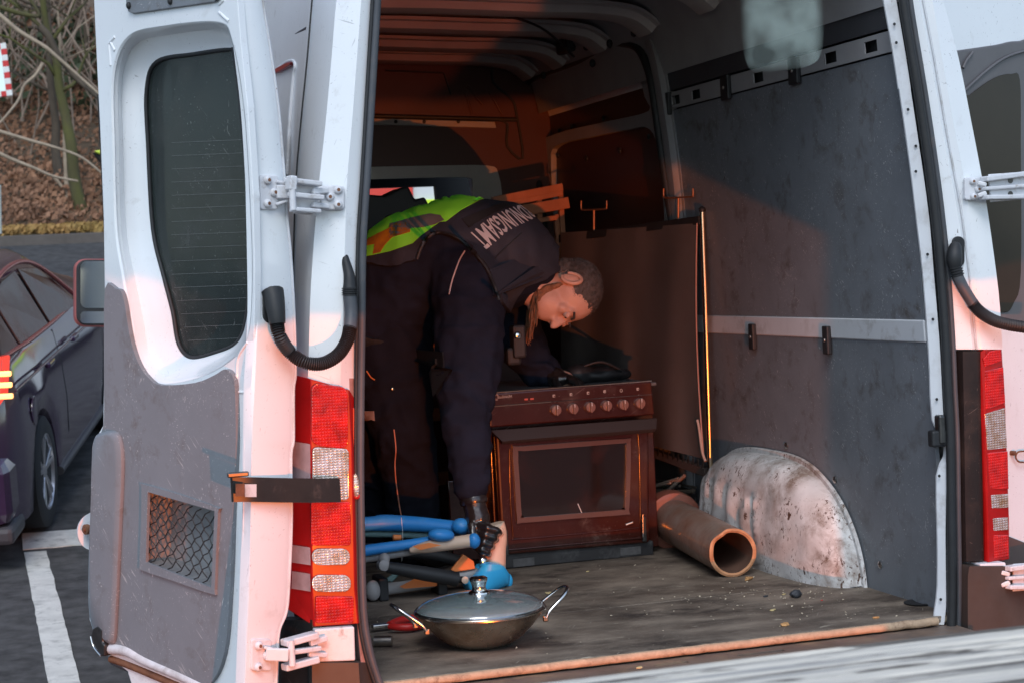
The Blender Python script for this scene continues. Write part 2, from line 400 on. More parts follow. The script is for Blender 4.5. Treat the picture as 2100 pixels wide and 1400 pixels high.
# ---------------- trees, twigs, leaves
BARK = M('brown_tree_bark', (.075, .058, .042), .9, var=.4, vs=6, bump=(25, .8), stretch=(1, 1, .3))
MOSS = M('mossy_tree_bark', (.09, .095, .022), .95, col2=(.065, .05, .035), vs=3.5, bump=(25, .8), stretch=(1, 1, .4))
PALEB = M('pale_bare_branch', (.33, .26, .19), .85, var=.25, vs=8, bump=(30, .4))
GREENL = M('dull_green_leaves', (.06, .08, .04), .7, var=.4, vs=3)
BROWNL = M('fallen_brown_leaves', (.36, .19, .11), .85, col2=(.17, .09, .055), vs=2)
TWIGM = M('bare_brown_twigs', (.24, .18, .14), .9, var=.35, vs=2)
def rnd3(s): return V((random.uniform(-s, s), random.uniform(-s, s), random.uniform(-s, s)))
def tree(px0, py0, px1, py1, Y, w, mat, label, lean=0, nb=5, br=None):
    a = Yp(px0, py0, Y); b = Yp(px1, py1, Y+lean); a.z = gz(a.y)-.1 if py0 > 400 else a.z
    sc = (a-CAM).length/FPX; r = w*sc/2; n = 9; top = b+(b-a)*.6
    pts = [a.lerp(top, i/n)+rnd3(r*.5)*(i > 0) for i in range(n+1)]
    t = thing('tree', a, label, 'tree', 'trees on the wooded bank')
    tube('trunk', cat(pts, 3), [r*(1.15-.75*i/(n*3)) for i in range(n*3+1)], mat, t, 10)
    g = []
    for k in range(nb):
        p = a.lerp(top, random.uniform(.35, .95)); d = V((random.choice((-1, 1))*random.uniform(.5, 1), random.uniform(-.5, .6), random.uniform(.2, .9))); L = random.uniform(1.2, 3.)
        q = [p]
        for i in range(5): q.append(q[-1]+d*L/5+rnd3(.12)); d.z -= .05
        g.append(tubegeo(q, [r*.35*(1-i/6.5) for i in range(6)], 6))
        for j in range(3):
            m_ = q[random.randint(1, 4)]; e = m_+V((random.uniform(-.8, .8), random.uniform(-.4, .4), random.uniform(0, .9))); g.append(tubegeo([m_, m_.lerp(e, .5)+rnd3(.08), e], [r*.14, r*.1, r*.04], 5))
    if g: v, f = join(g); ob('crown', v, f, mat, t, True)
    return t
tree(178, 468, 118, 140, 22.6, 25, MOSS, 'mossy green leaning trunk nearest the white van door')
tree(118, 408, 104, 130, 23.5, 19, BARK, 'dark brown upright trunk just left of the mossy one')
tree(142, 440, 128, 180, 23., 9, PALEB, 'thin pale stem between the dark trunk and the mossy trunk', nb=2)
tree(205, 330, 165, -20, 26, 12, BARK, 'slim brown trunk right at the door edge')
tree(60, 320, 72, -60, 30, 14, BARK, 'far thin trunk behind the traffic mirror')
tree(20, 300, 2, -80, 31, 17, BARK, 'far trunk at the left picture edge behind the mirror')
for i, (x, w) in enumerate(((40, 9), (88, 11), (150, 12), (188, 9), (128, 8))):
    tree(x, 330, x+random.uniform(-14, 12), -60, 32+i*2, w, BARK, ['slender far trunk right of the traffic mirror', 'slender far trunk above the dark brown one', 'far trunk seen above the leaning mossy one', 'slender far trunk close to the door edge', 'thinnest far trunk behind the mossy one'][i], nb=8)
def branch(pts, w, Y, mat, label):
    q = [Yp(x, y, Y) for x, y in pts]; sc = (q[0]-CAM).length/FPX
    c_ = cat(q, 5); m = len(c_)
    o = tube('fallen_branch' if 'fallen' in label else 'branch', c_, [w*sc/2*(1-.5*i/m) for i in range(m)], mat, None, 8)
    tag(o, label, 'branch', 'bare branches before the wood'); return o
branch([(-30, 10), (0, 32), (40, 65), (90, 95), (118, 118), (160, 155), (205, 195)], 10, 20, PALEB, 'long pale branch slanting down from the upper left corner')
branch([(80, 55), (100, 75), (115, 105), (130, 130), (160, 165), (200, 200)], 15, 20.6, BARK, 'thick dark branch crossing the pale one near the top')
branch([(-20, 8), (20, 22), (60, 32), (80, 30), (55, -10)], 11, 22, MOSS, 'mossy dark branch hooking across the top left corner')
branch([(-30, 262), (0, 270), (60, 288), (110, 302), (170, 325), (230, 375)], 8, 19.5, PALEB, 'pale branch sagging across the middle of the bank')
branch([(-20, 305), (20, 325), (70, 345), (110, 362), (160, 372)], 8, 20, PALEB, 'lower pale branch across the dead leaves')
branch([(88, 130), (72, 155), (50, 175), (38, 205), (15, 235), (-10, 262)], 7, 19.8, PALEB, 'crooked pale branch bending down from the centre to the left')
branch([(110, 362), (140, 400), (165, 435), (190, 470)], 7, 23, PALEB, 'pale branch running down to the foot of the mossy trunk')
branch([(95, 462), (120, 452), (150, 440)], 9, 22.5, PALEB, 'short fallen stick on the leaves near the road')
branch([(160, 330), (185, 365), (215, 410)], 5, 24, BARK, 'thin dark branch right of the mossy trunk')
def scatter(name, n, fn, size, mat, kind='stuff', label=None):
    vs = []; fs = []
    for i in range(n):
        p = fn(); s = size*random.uniform(.5, 1.3); a = V((random.gauss(0, 1), random.gauss(0, 1), random.gauss(0, .6))).normalized(); b = a.orthogonal().normalized(); c_ = a.cross(b)
        k = len(vs); vs += [p+b*s, p+c_*s*.6, p-b*s, p-c_*s*.6]; fs.append((k, k+1, k+2, k+3))
    o = ob(name, vs, fs, mat); o['kind'] = kind
    return tag(o, label, 'leaves')
def bankpt(x0, x1, y0, y1, h0, h1):
    y = random.uniform(y0, y1); x = random.uniform(x0, x1); return V((x, y, gz(y)+random.uniform(h0, h1)))
scatter('leaf_litter', 45000, lambda: bankpt(-4, 5, 22.1, 30, .1, .35), .05, BROWNL, label='brown fallen leaves covering the bank')
VERL = M('yellow_brown_verge_leaves', (.42, .24, .09), .9, col2=(.28, .2, .06), vs=2)
scatter('verge_leaves', 5000, lambda: bankpt(-4, 4, 21.6, 22.05, .12, .2), .05, VERL, label='yellow brown leaves along the kerb')
scatter('undergrowth', 4200, lambda: (lambda p: p+V((0, 0, .6*noise.noise(p*.8))))(bankpt(-5, 4.5, 25.2, 28.5, .1, 1.1)), .085, GREENL, label='low green undergrowth behind the dead leaves')
g = []
for i in range(2600):
    p = bankpt(-5, 5, 24, 44, 0, 2.5); d = V((random.uniform(-.6, .6), random.uniform(-.3, .3), random.uniform(.3, 1))).normalized(); q = [p]
    for j in range(3): q.append(q[-1]+d*random.uniform(.5, 1.3)); d = (d+rnd3(.35)).normalized()
    g.append(tubegeo(q, [.022, .016, .011, .005], 4, False))
v, f = join(g); tag(ob('twigs', v, f, TWIGM, None, True), 'tangle of bare brown twigs filling the wood', 'twigs', kind='stuff')
# far wood reading as one mass
g = []
for i in range(600):
    x = random.uniform(-22, 30); y = random.uniform(46, 60); r = random.uniform(.05, .2); z = gz(y); g.append(tubegeo([V((x, y, z)), V((x+random.uniform(-1, 1), y, z+7)), V((x+random.uniform(-2, 2), y, z+16))], [r, r*.8, r*.4], 6, False))
v, f = join(g); tag(ob('far_wood', v, f, BARK, None, True), 'dense brown winter wood far up the bank', 'wood', kind='stuff')

# ================================================================== CONVEX TRAFFIC MIRROR
MIRY = 17.
def MP(x, y, o=0): return Yp(x, y, MIRY+o)
tm = thing('traffic_mirror', MP(-60, 700), 'traffic mirror with red and white border on a pale post', 'traffic mirror')
RED = M('red_sign_paint', (.55, .03, .03), .4); WHT = M('white_sign_paint', (.7, .7, .68), .4)
MGL = M('mirror_glass', (.5, .53, .52), .08, metal=1)
Q = [(-88, 100), (12, 88), (26, 196), (-76, 208)]
def qp(u, v, o=0):
    a = V(Q[0]).lerp(V(Q[1]), u); b = V(Q[3]).lerp(V(Q[2]), u); c_ = a.lerp(b, v); return MP(c_.x, c_.y, o)
poly('mirror_glass', [[qp(.12, .1), qp(.88, .1), qp(.88, .9), qp(.12, .9)]], V((0, .03, 0)), MGL, tm)
k = 0
for side in range(4):
    for i in range(9):
        a, b = i/9, (i+1)/9
        e = {0: ((a, 0), (b, 0), (b, .1), (a, .1)), 1: ((.88, a), (1, a), (1, b), (.88, b)), 2: ((a, .9), (b, .9), (b, 1), (a, 1)), 3: ((0, a), (.12, a), (.12, b), (0, b))}[side]
        poly('border_block', [[qp(u, v_, -.02-.003*(side % 2)) for u, v_ in e]], V((0, .05, 0)), RED if i % 2 else WHT, tm, .004)
tube('post', [MP(-25, 210), MP(-25, 640)], .045, HINGE, tm)

# marker edge beside the van door
mk = thing('reflective_jacket_sleeve', Yp(215, 320, 12), 'dark and yellow edge of something peeking out behind the white door', 'marker')
poly('dark_body', [[Yp(x, y, 12) for x, y in ((190, 312), (206, 318), (235, 316), (235, 334), (206, 333))]], V((0, .1, 0)), BLKP, mk, .01)
poly('yellow_top', [[Yp(x, y, 11.96) for x, y in ((193, 310), (205, 308), (235, 304), (235, 316), (206, 317))]], V((0, .1, 0)), M('yellow_fabric', (.6, .72, .08), .6), mk, .01)

# pale post at the left picture edge
pp = tube('marker_post', [Yp(-3, 480, 20.6), Yp(-5, 380, 20.6)], .045, M('pale_post', (.5, .52, .48), .6), None); tag(pp, 'pale marker post at the kerb by the left picture edge', 'post')

# ================================================================== THE VAN
van = thing('van', (.75, 2.2, -.68), 'white panel van with both rear doors swung open, seen from behind', 'van')
def hset(pts, dx=0, dy=0): return [(x+dx, y+dy) for x, y in pts]
# ---- floor: three plywood boards with joints
def flo(name, x0, x1, y0, y1): return box(name, ((x0+x1)/2, (y0+y1)/2, -.0095), (x1-x0, y1-y0, .019), FLOOR, van, .002)
for y0, y1 in ((0.004, .60), (.607, 1.60), (1.607, 3.12)): flo('floor_board', -.02, 1.62, y0, y1)
g = []
for i in range(60):
    pass
ed = [V((-.01+1.555*i/80, -.008+.0025*noise.noise(V((i*.7, 0, 0))), -.011+.002*noise.noise(V((i*.5, 3, 0))))) for i in range(81)]
tube('floor_edge_strip', ed, .0115, WOODEDGE, van, 8)
SILL = M('worn_brown_sill_metal', (.17, .13, .11), .5, metal=.3, var=.3, vs=8, dirt=((.30, .2, .13), .6, 14), bump=(60, .3))
hole = lambda x0, x1: [V((x0, -.075, -.026)), V((x1, -.075, -.026)), V((x1, -.055, -.026)), V((x0, -.055, -.026))]
poly('sill', [[V((-.06, -.13, -.026)), V((1.6, -.13, -.026)), V((1.6, .01, -.026)), V((-.06, .01, -.026))], hole(.70, .79), hole(.93, 1.06)], V((0, 0, -.02)), SILL, van)
box('sill_recess', (.88, -.065, -.056), (.5, .04, .02), RUST, van, 0)
box('joint_bed', (.78, 1.6, -.022), (1.6, 3.1, .01), RUB, van, 0)
box('underbody', (.76, 2.2, -.14), (1.66, 4.6, .12), BLKP, van, 0)
box('rear_bumper', (.76, -.11, -.19), (2.0, .16, .24), BROWNP, van, .03)
# ---- right wall lining (inside), built on the leaning wall plane
def wallpoly(name, loops, mat, o=0, th=.012, bevel=.001): return poly(name, [[Wp(x, y, o) for x, y in l] for l in loops], V((th, 0, 0)), mat, van, bevel)
def W3(y, z, o=0): return V((1.6046-.0494*z-o, y, z))
poly('wall_panel', [[W3(.03, -.02), W3(1.75, -.02), W3(1.75, .745), W3(.03, .745)]], V((.012, 0, 0)), WALLBD, van, .001)
poly('wall_panel', [[W3(.03, .80), W3(1.75, .80), W3(1.75, 1.53), W3(.03, 1.53)]], V((.012, 0, 0)), WALLBD, van, .001)
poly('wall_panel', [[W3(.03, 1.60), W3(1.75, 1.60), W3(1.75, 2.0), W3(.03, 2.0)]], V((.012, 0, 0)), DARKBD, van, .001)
# rails
poly('lower_rail', [[W3(.03, .742, .004), W3(1.72, .742, .004), W3(1.72, .803, .004), W3(.03, .803, .004)]], V((.03, 0, 0)), WHITEIN, van, .004)
zr0, zr1 = 1.535, 1.592
holes = []
for i, yy in enumerate((.19, .43, .66, .92, 1.18, 1.42, 1.60)):
    w = .036; zc = 1.563; holes.append([W3(yy-w, zc-.016, .004), W3(yy+w, zc-.016, .004), W3(yy+w, zc+.016, .004), W3(yy-w, zc+.016, .004)])
poly('upper_rail', [[W3(.03, zr0, .004), W3(1.74, zr0, .004), W3(1.74, zr1, .004), W3(.03, zr1, .004)]]+holes, V((.004, 0, 0)), INPIL, van)
box('rail_cavity', (1.60, .89, 1.565), (.10, 1.68, .09), RUB, van, 0)
def clip(y, z, w=.035, h=.085):
    o = box('panel_clip', W3(y, z, .012), (.016, w, h), RUB, van, .004); b = ell('clip_screw', W3(y, z, .021), (.003, .006, .006), STEEL, o, None, 10, 6)
for p in ((1550, 690), (1703, 697)): q = Wp(*p); clip(q.y, q.z)
for p in ((1495, 180), (1374, 214), (1636, 146)): q = Wp(*p); clip(q.y, q.z, .06, .08)
for p in ((1613, 913), (1498, 940), (1712, 983), (1805, 1157), (1470, 60), (1350, 105)):
    q = Wp(p[0], p[1], .002); lathe('rivet', [(.011, 0), (.011, .002), (.006, .005), (.001, .006)], q, (-1, 0, -.05), STEEL, van, 14)
# stain marks (real dried dirt) handled in the material; outer skin of the right side
# ---- inner flange of the right jamb (perforated white strip)
def ycols(name, table, cols, mat, parent, off=V((0, .02, 0)), dense=3, smooth=True):
    """vertical body panel: table rows = (y_px, [x_px per column]); cols = depth Y per column"""
    rows = []
    c_ = [[V((t[1][j], t[0], 0)) for t in table] for j in range(len(cols))]
    c_ = [cat(q, dense) for q in c_]
    for i in range(len(c_[0])): rows.append([Yp(c_[j][i].x, c_[j][i].y, cols[j]) for j in range(len(cols))])
    return sheet(name, rows, off, mat, parent, smooth)
T = [(-60, (1800, 1829)), (0, (1812, 1838)), (110, (1832, 1857)), (183, (1843, 1868)), (186, (1845, 1868)), (340, (1867, 1891)), (450, (1880, 1906)), (560, (1893, 1915)), (690, (1903, 1926)), (760, (1907, 1930)), (860, (1912, 1935)), (905, (1934, 1939)), (935, (1936, 1940)), (975, (1921, 1941)), (1100, (1923, 1939)), (1200, (1923, 1940)), (1245, (1918, 1940)), (1280, (1913, 1936))]
ycols('jamb_flange', T, (.012, .0), WHITEIN, van, V((.0, .006, 0)), dense=2)
for x, y in ((1834, 50), (1838, 88), (1862, 225), (1878, 300), (1878, 352), (1902, 522), (1913, 655), (1921, 818), (1926, 975), (1929, 1228)):
    lathe('flange_hole', [(.0042, 0), (.0042, .001)], Yp(x, y, -.001), (0, -1, 0), RUB, van, 10)
box('door_catch', Yp(1922, 898, .0), (.045, .03, .045), RUB, van, .006)
box('door_catch', Yp(1928, 880, -.005), (.02, .03, .08), LATCH, van, .006)
# ---- rubber door seal, right and left
sr = [(1838+14, -60), (1852, 0), (1882, 185), (1905, 340), (1919, 450), (1930, 560), (1939, 690), (1944, 800), (1949, 900), (1951, 1050), (1953, 1200), (1951, 1300)]
tube('door_seal', cat([Yp(x, y, -.012) for x, y in sr], 4), .013, RUB, van, 12)
tube('door_seal', cat([Yp(x+14, y, -.008) for x, y in sr], 4), .008, RUBG, van, 10)
sll = [(782, -60), (779, 0), (767, 200), (757, 370), (749, 500), (747, 650), (745, 800), (744, 950), (746, 1100), (750, 1250), (762, 1330), (780, 1390), (800, 1440)]
tube('door_seal', cat([Yp(x-5, y, -.012) for x, y in sll], 4), .0095, RUBG, van, 12)
tube('door_seal', cat([Yp(x-15, y, -.012) for x, y in sll], 4), .005, RUB, van, 10)
# ---- right rear pillar: jamb, seam, face
TR = [(-60, (1850, 1872, 1880, 1889, 1897, 1915)), (0, (1862, 1884, 1891, 1900, 1912, 1934)), (120, (1884, 1908, 1914, 1924, 1932, 1966)), (250, (1904, 1930, 1936, 1945, 1955, 1992)), (360, (1920, 1950, 1956, 1966, 1976, 2013)), (450, (1933, 1966, 1972, 1980, 1990, 2028)), (600, (1944, 1984, 1990, 1998, 2012, 2048)), (700, (1950, 1993, 1999, 2005, 2018, 2055)), (716, (1953, 1995, 2001, 2007, 2021, 2056))]
ycols('rear_pillar', TR, (-.005, -.02, -.014, -.02, -.026, -.012), WHITE, van, V((0, .05, 0)), 4)
sk_ = [Yp(TR[0][1][5], -60, -.012)-V((.09, 0, -.45))]+[Yp(t[1][5], t[0], -.012) for t in TR]+[V((1.745, 0, .4)), V((1.745, 0, -.3))]
sheet('right_side_skin', [[p+V((-.05, .045, 0)), p+V((-.05, 2, 0)), p+V((-.05, 4.6, 0))] for p in sk_], V((-.02, 0, 0)), WHITE, van)
tube('seam_sealer', cat([Yp(t[1][2]+2, t[0], -.017) for t in TR], 4), .0028, WHITEIN, van, 8)
# plastic corner under the right pillar
TB = [(720, (1958, 1975, 2000, 2012)), (745, (1958, 1975, 2004, 2012)), (900, (1960, 1978, 2006, 2014)), (1050, (1963, 1980, 2008, 2016)), (1150, (1964, 1982, 2008, 2018))]
ycols('corner_trim', TB, (.01, -.022, -.026, -.016), BLKP, van, V((0, .05, 0)), 3)
TB2 = [(1160, (1964, 1990, 2060, 2130)), (1180, (1964, 1985, 2060, 2130)), (1300, (1966, 1985, 2060, 2130)), (1500, (1966, 1985, 2060, 2130))]
ycols('bumper_corner', TB2, (.01, -.05, -.055, .02), BROWNP, van, V((0, .05, 0)), 2)
# ---- left rear pillar
TL = [(-60, (648, 700, 745, 772)), (0, (640, 690, 741, 768)), (120, (630, 680, 732, 760)), (250, (617, 668, 722, 752)), (370, (607, 655, 712, 745)), (480, (603, 645, 708, 741)), (600, (600, 637, 705, 738)), (700, (598, 634, 701, 736)), (770, (597, 632, 699, 735)), (800, (597, 632, 699, 735))]
ycols('rear_pillar', TL, (.16, .0, -.022, .0), WHITE, van, V((.0, .05, 0)), 4)
tube('panel_gap', cat([Yp(t[1][0], t[0], .155) for t in TL], 3), .0022, RUB, van, 6)
# jamb below (beside lamp)
TJ = [(775, (716, 738)), (900, (722, 738)), (1100, (728, 741)), (1280, (733, 746)), (1400, (745, 775))]
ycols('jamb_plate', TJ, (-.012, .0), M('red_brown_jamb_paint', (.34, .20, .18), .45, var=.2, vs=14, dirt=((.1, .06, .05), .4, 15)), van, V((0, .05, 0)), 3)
# ---- left side of the van body (outside)
tl_c = cat([V((t[1][0], t[0], 0)) for t in TL], 3)
seam = [Yp(648, -60, .155)+V((.09, 0, .45))]+[Yp(p.x, p.y, .155) for p in tl_c]+[V((-.205, .155, .5)), V((-.2, .155, -.3))]
sheet('left_side_skin', [[p+V((.008, .012, 0)), p+V((.0, .6, 0)), p+V((0, 2.4, 0)), p+V((0, 4.6, 0))] for p in seam], V((.02, 0, 0)), WHITE, van)
sdn = (seam[0]-seam[12]).cross(V((0, 1, 0))).normalized()
if sdn.x > 0: sdn = -sdn
def Sp(x, y, o=0): return on(x, y, seam[12]+sdn*o, sdn)
tube('body_crease', [Sp(636, 54, .001), Sp(545, 108, .001)], .004, RUBG, van)
rc = cat([(555, 150), (575, 138), (590, 128), (602, 126), (606, 136), (602, 160), (594, 250), (588, 360)], 4)
tube('recess_edge', [Sp(p.x, p.y, .001) for p in rc], .0055, WHITEIN, van)
poly('red_reflection_patch', [[Sp(x, y, .012) for x, y in ((556, 152), (562, 142), (585, 130), (596, 128), (594, 134), (572, 147))]], -sdn*.01, LREDP, van, .002)  # red shape standing in for a reflection in the side recess
# ---- tail lamps
def lampband(name, pts, cols, mat, parent, th=.02, smooth=False):
    rows = [[Yp(x, y, c_) for (x, y), c_ in zip(r, cols)] for r in pts]
    o = sheet(name, rows, V((0, th, 0)), mat, parent, False); b = o.modifiers.new('bevel', 'BEVEL'); b.width = .0025; b.segments = 2; b.limit_method = 'ANGLE'; b.angle_limit = math.radians(55); return o
LC = (.045, -.03, -.038)
lampL = lampband('tail_lamp', [[(596, 766), (637, 776), (716, 798), (726, 815)], [(594, 905), (637, 912), (722, 920), (727, 920)], [(592, 1200), (640, 1210), (728, 1208), (735, 1208)], [(590, 1248), (645, 1284), (735, 1278), (738, 1276)]], (.05, -.025, -.03, -.01), LREDP, van, .03)
def rl(name, x0, y0, x1, y1, mat, Y=-.034, r=.2, dy=0, th=.008):
    w, h = x1-x0, y1-y0; pl = rr(((x0+x1)/2, (y0+y1)/2), w, h, min(w, h)*r)
    return poly(name, [[Yp(x, y+dy*(x-x0), Y) for x, y in pl]], V((0, th, 0)), mat, lampL, .0025)
rl('red_lens', 639, 784, 714, 912, LRED, dy=.12, r=.22)
rl('clear_lens', 641, 916, 716, 1022, LCLR, dy=.05, r=.12)
rl('red_lens', 638, 1028, 720, 1118, LRED, r=.08)
rl('reversing_lens', 640, 1124, 718, 1158, LCLR, r=.45)
rl('reversing_lens', 640, 1178, 720, 1213, LCLR, r=.45)
rl('red_lens', 647, 1222, 726, 1277, LRED, r=.1)
for (ya, yb) in ((908, 1022), (1120, 1156), (1174, 1210)):
    rows = [[Yp(599, ya-4, .036), Yp(636, ya+2, -.030)], [Yp(598, yb-4, .036), Yp(637, yb+2, -.030)]]
    o = sheet('side_lens', rows, V((0, .01, 0)), LCLRP, lampL, False)
# slim red strip of the inner lamp edge
poly('lens_edge', [[Yp(x, y, -.014) for x, y in ((720, 830), (728, 838), (740, 1270), (728, 1272), (724, 1100))]], V((0, .02, 0)), M('orange_red_lens_edge', (.5, .05, .02), .2, coat=.6, var=.2), lampL, .002)
ell('bulb_cap', Yp(730, 995, -.02), (.009, .01, .03), LCLR, lampL)
lathe('lens_screw', [(.008, 0), (.008, .004), (.004, .006)], Yp(731, 1016, -.018), (0, -1, 0), LRED, lampL, 12)
lampR = lampband('tail_lamp', [[(2011, 722), (2020, 716), (2054, 706)], [(2012, 850), (2020, 848), (2062, 832)], [(2020, 1080), (2026, 1080), (2070, 1070)], [(2021, 1148), (2027, 1154), (2070, 1146)]], (-.02, -.03, .01), LREDP, van, .03)
def rr2(name, q, mat):
    poly(name, [[Yp(x, y, -.034+.035*(x-2015)/55) for x, y in q]], V((0, .008, 0)), mat, lampR, .002)
LREDB = M('bright_red_lens', (.6, .008, .006), .15, coat=1, grid=(500, 500, .7))
rr2('red_lens', [(2017, 735), (2030, 720), (2053, 714), (2054, 740), (2020, 752)], LREDB)
rr2('red_lens', [(2020, 760), (2058, 752), (2062, 825), (2022, 840)], LRED)
rr2('clear_lens', [(2020, 848), (2061, 836), (2066, 918), (2024, 922)], LCLR)
rr2('red_lens', [(2025, 928), (2067, 924), (2069, 1002), (2027, 1002)], LRED)
rr2('reversing_lens', [(2030, 1014), (2068, 1012), (2069, 1040), (2031, 1042)], LCLR)
rr2('reversing_lens', [(2031, 1062), (2068, 1060), (2069, 1086), (2032, 1088)], LCLR)
rr2('red_lens', [(2026, 1096), (2069, 1096), (2069, 1140), (2028, 1146)], LRED)

# ---- left rear door, swung past the van's side
AL = math.radians(63)
DD = V((-math.cos(AL), math.sin(AL), 0)); DE = V((math.sin(AL), math.cos(AL), 0))
O_ = Yp(598, 600, -.03)
def Ep(x, y, o=0): return on(x, y, O_-DD*o, DD)
I_ = Ep(515, 600)
def Dp(x, y, depth=0): return on(x, y, I_+DE*depth, DE)
dl = thing('rear_door', (0, 0, 0), None, None)
dl.location = (I_.x, I_.y, -.3); dl.parent = van; dl.matrix_parent_inverse = Matrix.LocRotScale(van.location, van.rotation_euler, van.scale).inverted()
def par(o, parent, local=False):
    o.parent = parent
    if not local and parent.type == 'EMPTY':
        m = Matrix.LocRotScale(parent.location, parent.rotation_euler, parent.scale)
        o.matrix_parent_inverse = m.inverted()
anch = [((446, 46), (471, 101)), ((330, 55), (400, 110)), ((262, 76), (322, 126)), ((231, 150), (300, 185)), ((231, 300), (303, 300)), ((236, 470), (313, 470)), ((250, 565), (336, 570)), ((266, 650), (354, 640)), ((283, 740), (366, 705)), ((320, 785), (392, 733)), ((400, 776), (440, 724)), ((468, 742), (486, 703)), ((508, 690), (505, 655)), ((517, 560), (512, 560)), ((512, 400), (507, 380)), ((500, 220), (494, 220)), ((476, 84), (480, 112))]
la = cat([a for a, b in anch], 6, True); lb = cat([b for a, b in anch], 6, True)
def mid(t, dp, ex=0): return [Dp(a.x*(1-t)+b.x*t, a.y*(1-t)+b.y*t, dp) for a, b in zip(la, lb)]
rightedge = [(484, -60), (487, 0), (494, 90), (508, 220), (519, 400), (522, 560), (521, 690), (515, 780), (515, 900), (512, 1060), (507, 1200), (503, 1300), (498, 1480)]
leftedge = [(300, 1500), (262, 1376), (232, 1352), (214, 1334), (196, 1300), (184, 1270), (181, 1200), (183, 1100), (190, 960), (196, 900), (212, 872), (214, 750), (215, 590), (213, 450), (211, 400), (205, 250), (200, 150), (193, 0), (190, -60)]
outl = rightedge+leftedge
HT = [(252, -60), (258, 8), (262, 24), (272, 29), (440, 5), (452, -10), (455, -60)]
vq = [(303, 1008), (440, 1047), (433, 1204), (299, 1152)]
poly('inner_frame', [[Dp(x, y) for x, y in outl], mid(0, 0), [Dp(x, y) for x, y in hset(vq)]], DE*.02, WHITE, dl, .002)
rings = [mid(0, 0), mid(.06, .004), mid(.14, .018), mid(.3, .045), mid(.62, .058), mid(.78, .066), mid(.95, .070), mid(1.0, .078)]
sheet('window_recess', [r+[r[0]] for r in rings], None, WHITE, dl, True)
glp = mid(1.0, .078)
poly('window_glass', [glp], DE*.005, GLASSD, dl)
tube('window_seal', mid(1.01, .074)+[mid(1.01, .074)[0]], .0055, RUB, dl, 10, False)
# heater wires printed on the glass
HW = M('thin_heater_wire', (.16, .17, .17), .5)
for y in range(286, 700, 27):
    tube('heater_wire', [Dp(352 if y < 560 else 352+(y-560)*.25, y+7, .0768), Dp(min(508, 485+(y-200)*.12), y+1, .0768)], .0004, HW, dl, 4)
outer = [Dp(x, y, .09) for x, y in outl]
poly('outer_skin', [outer, mid(1.0, .09)], DE*.01, WHITE, dl)
# door edge (thickness) facing the hinge
TE = [(-60, (486, 520, 530, 537)), (0, (487, 500, 533, 538)), (100, (495, 512, 548, 553)), (220, (509, 524, 564, 570)), (360, (518, 530, 575, 582)), (430, (520, 532, 578, 586)), (520, (522, 530, 586, 595)), (640, (523, 529, 592, 602)), (760, (517, 524, 594, 605)), (800, (515, 522, 592, 601)), (900, (514, 517, 592, 601)), (935, (513, 516, 588, 596)), (1060, (512, 514, 586, 597)), (1170, (508, 512, 584, 593)), (1250, (505, 509, 580, 587)), (1290, (503, 507, 566, 572)), (1340, (501, 505, 560, 568)), (1480, (496, 500, 555, 562))]
rows = []
c_ = [cat([V((t[1][j], t[0], 0)) for t in TE], 4) for j in range(4)]
for i in range(len(c_[0])): rows.append([Ep(c_[0][i].x, c_[0][i].y, .0), Ep(c_[1][i].x, c_[1][i].y, .006), Ep(c_[2][i].x, c_[2][i].y, .006), Ep(c_[3][i].x, c_[3][i].y, -.004)])
sheet('door_edge', rows, DD*.03, WHITE, dl)
tube('edge_flange', [r[3]-DD*.002 for r in rows], .0035, WHITEIN, dl, 8)
# lower trim board
trim = [(215, 592), (236, 592), (248, 598), (256, 625), (262, 665), (270, 705), (284, 745), (303, 773), (330, 789), (400, 784), (440, 768), (458, 757), (470, 760), (479, 776), (482, 800), (484, 900), (482, 960), (477, 1060), (474, 1160), (469, 1250), (463, 1320), (450, 1370), (430, 1402), (410, 1410), (300, 1352), (232, 1324), (212, 1320), (203, 1310), (190, 1290), (181, 1235), (183, 1100), (190, 965), (195, 898), (212, 872), (213, 750)]
trim = [(p.x, p.y) for p in cat(trim, 3, True)]
poly('trim_board', [[Dp(x, y, -.012) for x, y in trim], [Dp(x, y, -.012) for x, y in vq]], DE*.012, GREYTRIM, dl, .003)
edge = [p for p in trim if p[0] > 425]
pad = [(p.x, p.y) for p in cat([(193, 900), (215, 884), (240, 884), (252, 905), (256, 960), (250, 1100), (243, 1250), (237, 1316), (214, 1314), (192, 1285), (184, 1235), (186, 1100), (191, 965)], 4, True)]
pad_r = []
for kx, ky, dp in ((1.0, 1.0, -.0125), (.97, .995, -.016), (.90, .985, -.022), (.80, .965, -.027), (.70, .95, -.0285), (.4, .6, -.029), (.02, .02, -.029)):
    pad_r.append([Dp(184+(x-184)*kx, 1095+(y-1095)*ky, dp) for x, y in pad+[pad[0]]])
sheet('trim_pad', pad_r, None, GREYTRIM, dl)
